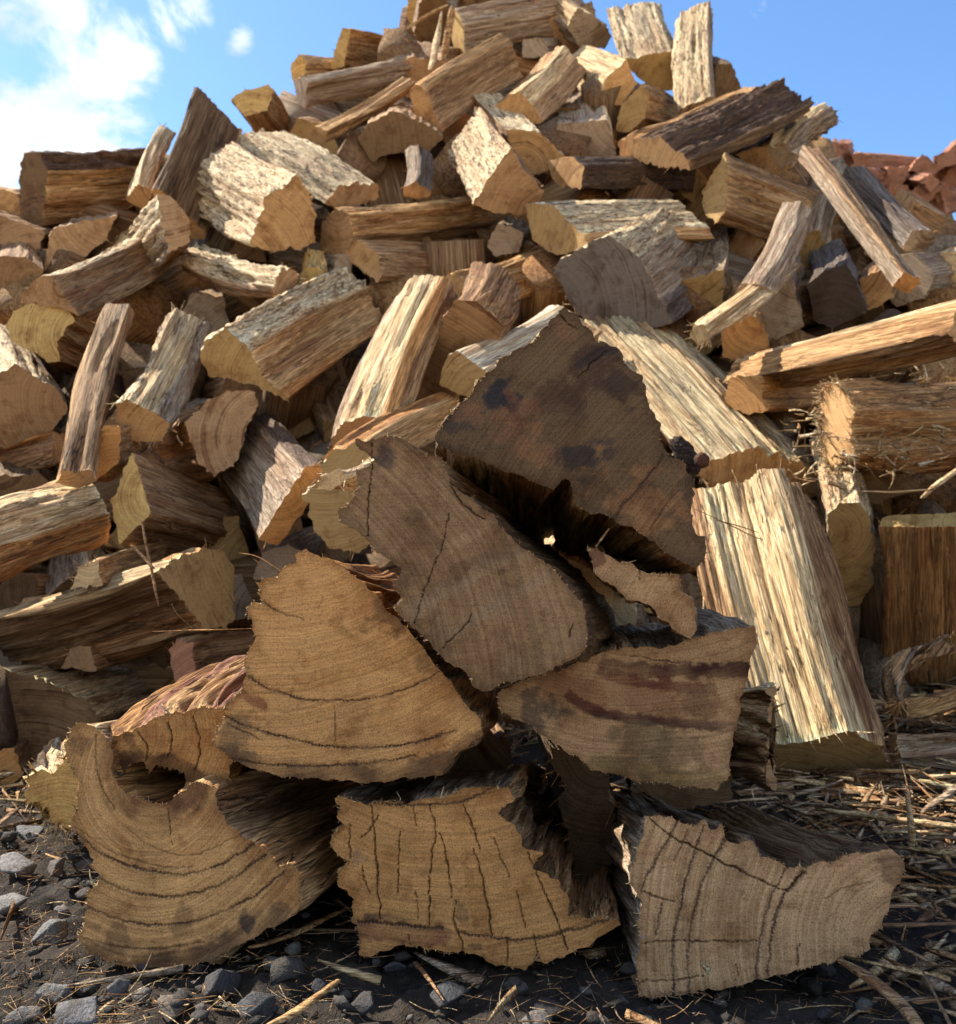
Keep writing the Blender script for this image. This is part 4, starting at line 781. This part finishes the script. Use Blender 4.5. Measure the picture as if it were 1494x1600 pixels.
for off0 in (0.36, 0.52, 0.70, 0.9):
    yy = 60
    while yy < 1240:
        xx = -620
        while xx < 2150:
            jx, jy = xx + RS.uniform(-20, 20), yy + RS.uniform(-20, 20)
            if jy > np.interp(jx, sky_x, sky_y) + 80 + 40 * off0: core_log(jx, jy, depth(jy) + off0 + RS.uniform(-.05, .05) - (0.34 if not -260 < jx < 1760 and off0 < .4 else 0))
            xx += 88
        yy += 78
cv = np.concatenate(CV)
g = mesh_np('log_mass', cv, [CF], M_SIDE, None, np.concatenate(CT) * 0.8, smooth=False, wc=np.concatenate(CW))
tag(g, 'mass of jumbled split logs filling the inside and flanks of the heap', 'log mass', kind='stuff')
# ---------------------------------------------------------------- ground
def ax_steps(lo, hi, fine, g):
    a = list(np.arange(lo, hi, fine)); s = fine; x = a[-1]
    while x < 400: s *= g; x += s; a.append(x)
    s = fine; x = a[0]; b = []
    while x > -400: s *= g; x -= s; b.append(x)
    return np.array(b[::-1] + a)
gx = ax_steps(-0.75, 0.95, 0.0045, 1.22); gy = ax_steps(0.30, 1.35, 0.0045, 1.22)
GX, GY = np.meshgrid(gx, gy, indexing='ij')
nearw = np.clip(1.5 - np.hypot(GX - 0.1, GY - 0.8) / 2.0, 0, 1)
def ground_h(x, y):
    return 0.09 * sstep(0.42, 0.85, x) * sstep(0.80, 1.2, y) * sstep(3.0, 1.8, y) + fbm(x * 6, y * 6, 3.0, 3) * 0.006 + fbm(x * 38, y * 38, 9.0, 4) * 0.0075
GZ = ground_h(GX, GY) * nearw + (fbm(GX * 140, GY * 140, 1.0, 3) * 0.0032) * nearw - 0.005
nxg, nyg = GX.shape
ii = (np.arange(nxg - 1)[:, None] * nyg + np.arange(nyg - 1)[None]).reshape(-1)
gF = np.stack([ii, ii + nyg, ii + nyg + 1, ii + 1], 1)
m_g, nd, lk, bb = newmat('dark_soil')
tco = nd.new('ShaderNodeTexCoord'); v = tco.outputs['Object']
n1 = tnoise(nd, lk, v, 14, 6, 0.7); n2 = tnoise(nd, lk, v, 160, 5, 0.7); n3 = tnoise(nd, lk, v, 700, 3, 0.7)
c = mixc(nd, lk, 'MIX', mrange(nd, lk, n1, 0.35, 0.7), (0.020, 0.017, 0.016), (0.048, 0.037, 0.029))
c = mixc(nd, lk, 'MIX', mrange(nd, lk, n2, 0.5, 0.7, 0, 0.7), c, (0.07, 0.055, 0.042))
c = mixc(nd, lk, 'MIX', mrange(nd, lk, n3, 0.62, 0.72, 0, 0.6), c, (0.15, 0.11, 0.07))
# the yard, unseen in front, given pale sawdust tones to bounce warm light
sx = nd.new('ShaderNodeSeparateXYZ'); lk.new(v, sx.inputs[0])
bounce_ground = mrange(nd, lk, mathn(nd, lk, 'ADD', sx.outputs['Y'], mathn(nd, lk, 'MULTIPLY', n1, 0.2)), 0.36, 0.12)
c = mixc(nd, lk, 'MIX', bounce_ground, c, mixc(nd, lk, 'MIX', n2, (0.52, 0.36, 0.20), (0.66, 0.50, 0.31)))
lk.new(c, bb.inputs['Base Color']); bb.inputs['Roughness'].default_value = 0.9
bp = nd.new('ShaderNodeBump'); bp.inputs['Distance'].default_value = 0.004; lk.new(mathn(nd, lk, 'ADD', n2, mathn(nd, lk, 'MULTIPLY', n3, 0.5)), bp.inputs['Height']); lk.new(bp.outputs[0], bb.inputs['Normal'])
g = mesh_np('ground', np.stack([GX, GY, GZ], -1).reshape(-1, 3), [gF], m_g); tag(g, kind='structure')
# ---------------------------------------------------------------- stones
m_s, nd, lk, bb = newmat('stone')
vs, vo = objvec(nd, lk, (1, 1, 1)); at = nd.new('ShaderNodeAttribute'); at.attribute_name = 'tint'
n1 = tnoise(nd, lk, vo, 60, 5, 0.7); n2 = tnoise(nd, lk, vo, 500, 4, 0.7)
c = mixc(nd, lk, 'MULTIPLY', 1.0, at.outputs['Color'], mixc(nd, lk, 'MIX', mrange(nd, lk, n2, 0.3, 0.7), (0.65, 0.65, 0.66), (1.3, 1.3, 1.3)))
c = mixc(nd, lk, 'MIX', mrange(nd, lk, n1, 0.46, 0.66, 0, 0.75), c, (0.06, 0.047, 0.038))
lk.new(c, bb.inputs['Base Color']); bb.inputs['Roughness'].default_value = 0.7
bp = nd.new('ShaderNodeBump'); bp.inputs['Distance'].default_value = 0.002; lk.new(mathn(nd, lk, 'ADD', n1, n2), bp.inputs['Height']); lk.new(bp.outputs[0], bb.inputs['Normal'])
def ico(sub):
    import bmesh
    bm = bmesh.new(); bmesh.ops.create_icosphere(bm, subdivisions=sub, radius=1)
    V = np.array([v.co[:] for v in bm.verts]); F = np.array([[v.index for v in f.verts] for f in bm.faces]); bm.free(); return V, F
IV2, IF2 = ico(4); IV1, IF1 = ico(2)
def stone_shape(V, seed):
    """angular broken stone: the unit directions of V projected on a random convex polyhedron"""
    import bmesh
    rs = np.random.RandomState(seed); P = rs.normal(size=(11, 3)); P /= np.linalg.norm(P, axis=1)[:, None]; P *= rs.uniform(0.75, 1.1, (11, 1))
    bm = bmesh.new()
    for p in P: bm.verts.new(p)
    r = bmesh.ops.convex_hull(bm, input=bm.verts); pl = [(np.array(f.normal[:]), float(f.normal.dot(f.verts[0].co))) for f in bm.faces]; bm.free()
    d = V / np.linalg.norm(V, axis=1)[:, None]; r = np.full(len(d), 2.0)
    for n, h in pl:
        if h < 0: n, h = -n, -h
        t = d @ n; r = np.where(t > 1e-3, np.minimum(r, max(h, 0.3) / np.maximum(t, 1e-3)), r)
    return d * (r * (1 + 0.035 * fbm(d[:, 0] * 5, d[:, 1] * 5, d[:, 2] * 5 + seed, 3)))[:, None]
def gpoint(px, py):
    r = ray(px, py); t = -CAMH / r[2]; return CP + r * t
ST = [(400,1572,46,'blue grey angular stone at the bottom edge left of centre',(.13,.14,.16)),(700,1556,42,'dark blue grey wedge stone under the middle stacked log',(.10,.115,.14)),
 (345,1536,44,'flat dark slab stone beside the bottom left stacked log',(.10,.105,.12)),(615,1512,22,'small dark stone close under the middle stacked log',(.08,.09,.11)),
 (570,1568,30,'small dark stone between the two blue grey stones',(.08,.09,.11)),(20,1350,42,'pale sunlit angular stone at the left edge',(.42,.43,.45)),(85,1352,30,'rough brown grey clod stone right of the pale left edge stone',(.25,.24,.23)),
 (12,1405,36,'pale stone at the left edge below the angular one',(.36,.38,.40)),(70,1450,44,'large sunlit grey stone left of the stacked logs',(.30,.32,.34)),(110,1580,52,'sunlit stone on the bottom edge at the left',(.30,.32,.36)),
 (75,1552,36,'grey sunlit stone just above the bottom left corner stones',(.36,.37,.38)),(270,1570,40,'tan grey flaky stone at the bottom edge by the straw',(.28,.24,.20)),(40,1298,32,'flat grey stone beside the golden crumbly chunk',(.30,.33,.36)),
 (500,1545,26,'half buried dark stone at the bottom left of centre',(.07,.08,.10)),(1010,1590,26,'dark half buried stone at the bottom right of centre',(.06,.065,.075)),
 (30,1590,34,'grey stone in the bottom left corner',(.3,.32,.34)),(180,1545,24,'small grey stone among the straw in the lower left',(.26,.26,.27)),(130,1350,20,'small clod stone near the ragged edge of the left stacked log',(.22,.2,.19)),(860,1575,30,'black half buried stone at the bottom centre',(.05,.05,.055)),(1300,1586,24,'dark stone under the bottom right stacked log',(.07,.07,.08))]
for i, (px, py, r, lab, c) in enumerate(ST):
    p = gpoint(px, py + r * 0.35); R_ = r * p[1] / 1435
    V = stone_shape(IV2, i + 5) * np.array([1.0, 0.85, 0.62]) * R_ * 0.92
    a = random.uniform(0, 6.28); Rz = np.array([[math.cos(a), -math.sin(a), 0], [math.sin(a), math.cos(a), 0], [0, 0, 1]])
    o = mesh_np('stone', V @ Rz.T, [IF2], m_s, None, np.repeat(np.array(c)[None] * np.array([0.50, 0.46, 0.42]), len(V), 0), smooth=False)
    o.location = p + np.array([0, 0.004, R_ * 0.12]); tag(o, lab, 'stone', 'larger stones on the ground')
# gravel
def scatter_region(n, dens):
    P = []
    while len(P) < n:
        x = RS.uniform(-0.85, 1.1, n); y = RS.uniform(0.33, 1.45, n); k = RS.rand(n) < dens(x, y)
        P += list(np.stack([x[k], y[k]], 1))
    return np.array(P[:n])
gp = scatter_region(4600, lambda x, y: np.exp(-np.maximum(y - .42, 0) / .3) * np.where(x < 0.0, 1.0, 0.35) * (0.35 + 0.65 * (noise(x * 9, y * 9, 5) > -0.1)))
Vs = []; Fs = []; Ts = []
bases = [stone_shape(IV1, 100 + k) for k in range(12)]
for i, (x, y) in enumerate(gp):
    r = 0.0012 + 0.0085 * RS.rand()**4.5; V = bases[i % 12] * r * np.array([1, .9, .65]); a = RS.uniform(0, 6.28)
    ca, sa = math.cos(a), math.sin(a); V = np.stack([V[:, 0] * ca - V[:, 1] * sa, V[:, 0] * sa + V[:, 1] * ca, V[:, 2]], 1) + np.array([x, y, float(ground_h(x, y)) + r * 0.1])
    Vs.append(V); Fs.append(IF1 + i * len(IV1)); cc = RS.uniform(0.05, 0.17) if RS.rand() < .4 else RS.uniform(0.02, 0.06)
    Ts.append(np.repeat(np.array([[cc, cc * 0.93, cc * 0.86]]), len(V), 0))
g = mesh_np('gravel', np.concatenate(Vs), [np.concatenate(Fs)], m_s, None, np.concatenate(Ts), smooth=False)
tag(g, 'grey gravel and soil crumbs strewn over the dark ground', 'gravel', kind='stuff')
# straw, bark strips and shavings
def litter(name, label, n, dens, lr, wr, cols, zr, tilt=0.18, curl=0.3, seg=3, flat=0.3, zf=None):
    P = scatter_region(n, dens); z = ground_h(P[:, 0], P[:, 1]) + RS.uniform(zr[0], zr[1], n)
    if zf is not None: z = z + zf(P[:, 0], P[:, 1])
    a = RS.uniform(0, 6.283, n); D = np.stack([np.cos(a), np.sin(a), RS.normal(size=n) * tilt], 1)
    V, F = slivers(np.stack([P[:, 0], P[:, 1], z], 1), D, RS.uniform(*lr, n) * (0.4 + RS.rand(n)), RS.uniform(*wr, n), curl, seg, flat)
    c = np.array([PAL[k] for k in cols])[RS.randint(0, len(cols), n)] * RS.uniform(0.7, 1.3, (n, 1))
    return mesh_np(name, V, [F], M_SIDE, None, np.repeat(np.clip(c, 0, .8), len(V) // n, 0)), P
heap = lambda x, y: 0.012 * sstep(0.3, 0.5, x)
o, _ = litter('straw', 'dry straw like wood fibres scattered over the ground', 16000, lambda x, y: np.exp(-np.maximum(y - .45, 0) / .45) * np.where(x < -0.08, 1.0, np.where(x > 0.25, 0.8, 0.45)) * (0.4 + 0.6 * (noise(x * 7, y * 7, 12) > 0)), (0.004, 0.026), (0.0003, 0.0010), 'cctttkgk', (0.0, 0.006))
tag(o, 'dry straw like wood fibres scattered over the ground', 'straw', kind='stuff')
o, _ = litter('bark_litter', '', 6500, lambda x, y: np.where(x > 0.22, 1.0, np.where(y > 0.85, 0.5, 0.06)), (0.025, 0.07), (0.003, 0.009), 'kgkgctcB', (0.0, 0.016), tilt=0.12, curl=0.12, flat=0.16, zf=heap)
tag(o, 'brown and grey bark strips and chips matted round the foot of the heap', 'bark litter', kind='stuff')
# shavings heaped on the logs at the right edge
n = 300
px = RS.uniform(1230, 1560, n); py = np.interp(px, [1230, 1330, 1560], [640, 600, 560]) + RS.uniform(-5, 150, n) ** 1.0
P = np.array([CP + ray(a, b) * (depth(b) - 0.10 + RS.uniform(-0.03, 0.02)) for a, b in zip(px, py)])
D = np.stack([RS.normal(size=n), RS.normal(size=n) * .5, RS.normal(size=n) * .5], 1)
V, F = slivers(P, D, RS.uniform(0.006, 0.035, n), RS.uniform(0.0015, 0.007, n), 0.5, 4, 0.15)
o = mesh_np('wood_shavings', V, [F], M_SIDE, None, np.repeat(np.array([PAL[k] for k in 'cctcw'])[RS.randint(0, 5, n)] * RS.uniform(0.8, 1.2, (n, 1)), len(V) // n, 0))
tag(o, 'tangled tan shavings matted over the logs at the right edge', 'wood shavings', kind='stuff')
# individual splinters one can point to
def stick(label, pts, w, c, name='wood_splinter', cat='wood splinter'):
    """pts: (px, py, forward distance) points"""
    Q = np.array([CP + ray(a, b) * (d if d > 0 else (CAMH + d) / -ray(a, b)[2]) for a, b, d in pts])      # d < 0: lies that far above the ground
    ctr = Q[0].copy(); Q = Q - ctr
    for _ in range(2): Q = np.concatenate([[Q[0]], np.stack([Q[:-1] * .75 + Q[1:] * .25, Q[:-1] * .25 + Q[1:] * .75], 1).reshape(-1, 3), [Q[-1]]])
    T = np.gradient(Q, axis=0); T /= np.linalg.norm(T, axis=1)[:, None]; S = np.cross(T, [0.1, 0.2, 1]); S /= np.linalg.norm(S, axis=1)[:, None]; U = np.cross(T, S)
    k = len(Q); V = []; m = 7; sd_ = random.random() * 50
    for i in range(k):
        ww = w * (0.25 + 0.75 * math.sin(math.pi * min(0.97, max(0.06, 0.1 + 0.8 * i / (k - 1)))))
        for j in range(m):
            a = 6.283 * j / m; rr = ww * (0.75 + 0.5 * float(noise(j * 1.3, i * 0.2, sd_)))
            V.append(Q[i] + S[i] * math.cos(a) * rr + U[i] * math.sin(a) * rr * 0.5)
    F = np.array([[i * m + j, i * m + (j + 1) % m, (i + 1) * m + (j + 1) % m, (i + 1) * m + j] for i in range(k - 1) for j in range(m)])
    o = mesh_np(name, np.array(V), [F, [list(range(m))[::-1], list(range((k - 1) * m, k * m))]], M_SIDE, None, np.repeat(np.array(PAL[c])[None], k * m, 0))
    o.location = ctr; tag(o, label, cat); return o
stick('thin straight fibre sticking out left from the ragged edge of the golden wedge', [(394,982,.58),(340,984,.585),(290,985,.59),(238,987,.6)], 0.0009, 'o')
stick('forked hair thin fibre rising from the straight fibre at left', [(302,982,.587),(290,972,.587),(275,958,.588),(268,943,.588)], 0.0004, 't')
stick('curled orange splinter at the top left corner of the golden wedge', [(440,893,.577),(420,880,.58),(400,868,.583),(374,864,.588)], 0.0011, 'o')
stick('second orange splinter just below the curled one', [(430,898,.577),(415,892,.58),(405,880,.583),(395,872,.585)], 0.0009, 'o')
stick('short pale splinter standing under the topmost stacked log', [(930,856,.59),(940,842,.585),(952,826,.58)], 0.0012, 'c')
stick('thin stick standing up against the long low log at left', [(248,948,1.0),(240,905,1.0),(228,850,1.0),(222,815,1.0)], 0.0035, 'k')
stick('brown splinter leaning beside the thin upright stick at left', [(240,888,.99),(222,868,1.0),(205,852,1.0)], 0.005, 'k')
stick('rough tan strip on the ground pointing at the middle stacked log', [(545,1418,-.012),(490,1445,-.012),(430,1472,-.012),(388,1480,-.010)], 0.0035, 't')
stick('brown stick lying half under the bottom right stacked log', [(1310,1500,-.03),(1360,1530,-.022),(1410,1570,-.014),(1450,1620,-.008)], 0.0065, 'k')
stick('pale stripped branch lying across the ground at the right edge', [(1290,1266,-.02),(1350,1272,-.02),(1420,1284,-.02),(1510,1294,-.02)], 0.0075, 'c')
stick('frayed pale peg standing across the stripped branch', [(1425,1328,-.012),(1424,1290,-.035),(1416,1235,-.06)], 0.0045, 'c')
stick('grey diagonal stick above the stripped branch at the right edge', [(1440,1270,-.02),(1470,1248,-.03),(1510,1222,-.04)], 0.006, 'g')
stick('pointed straw coloured blade on the bottom edge left of centre', [(415,1605,-.01),(455,1585,-.014),(500,1555,-.02),(530,1532,-.03)], 0.0045, 't')
stick('long thin stick across the gap under the shavings at right', [(1348,768,1.2),(1400,770,1.2),(1460,764,1.2)], 0.0035, 'c')
stick('thick pale splintered stick by the right edge above the orange upright log', [(1440,778,1.17),(1465,755,1.17),(1510,725,1.18)], 0.010, 'c')
stick('thin orange fibre over the shaded top of the leaning log', [(1115,812,.86),(1150,820,.87),(1185,832,.88)], 0.0012, 'o')
stick('long crossed tan fibre over the shaded top of the leaning log', [(1085,795,.86),(1130,815,.87),(1180,840,.88),(1190,842,.88)], 0.0012, 't')
stick('splinter poking from the upper rim of the left stub at the peak', [(690,112,2.3),(700,60,2.3),(708,10,2.3)], 0.012, 't')
stick('bleached slat leaning left of the crowning log', [(636,44,2.4),(670,22,2.4),(700,8,2.4)], 0.008, 'c')
stick('second slat hanging beside the crowning log', [(672,110,2.25),(682,70,2.28),(690,20,2.3)], 0.014, 'c')
# knot of dark resin on the slab
root = bpy.data.objects.new('bark_flap', None); COL.objects.link(root); kc = CP + ray(1093, 718) * 0.99; root.location = kc
tag(root, 'dark bark flap with a round shiny knot beside the topmost stacked log', 'bark piece')
V = stone_shape(IV2, 77); V = IV2 * (1 + 0.25 * fbm(IV2[:, 0] * 3, IV2[:, 1] * 3, IV2[:, 2] * 3, 3))[:, None]
mesh_np('bark', V * np.array([0.011, 0.006, 0.024]) @ np.array([[.85, 0, .5], [0, 1, 0], [-.5, 0, .85]]) + np.array([-0.012, 0.012, 0.006]), [IF2], M_BARK, root, np.repeat(np.array([[0.06, 0.04, 0.035]]), len(V), 0))
k = mesh_np('knot', IV2 * (1 + 0.1 * fbm(IV2[:, 0] * 2, IV2[:, 1] * 2, IV2[:, 2] * 2, 3))[:, None] * np.array([0.0085, 0.005, 0.0085]) + np.array([0.002, -0.002, -0.001]), [IF2], M_END, root, np.repeat(np.array([[0.10, 0.04, 0.02]]), len(IV2), 0), IV2 * 0.01, np.clip(sstep(0.009, 0.012, np.hypot(IV2[:, 0] * .013, IV2[:, 2] * .013)), 0, 1))
bpy.context.view_layer.update()
print('objects', len(bpy.data.objects), 'logs', len(LOGS))
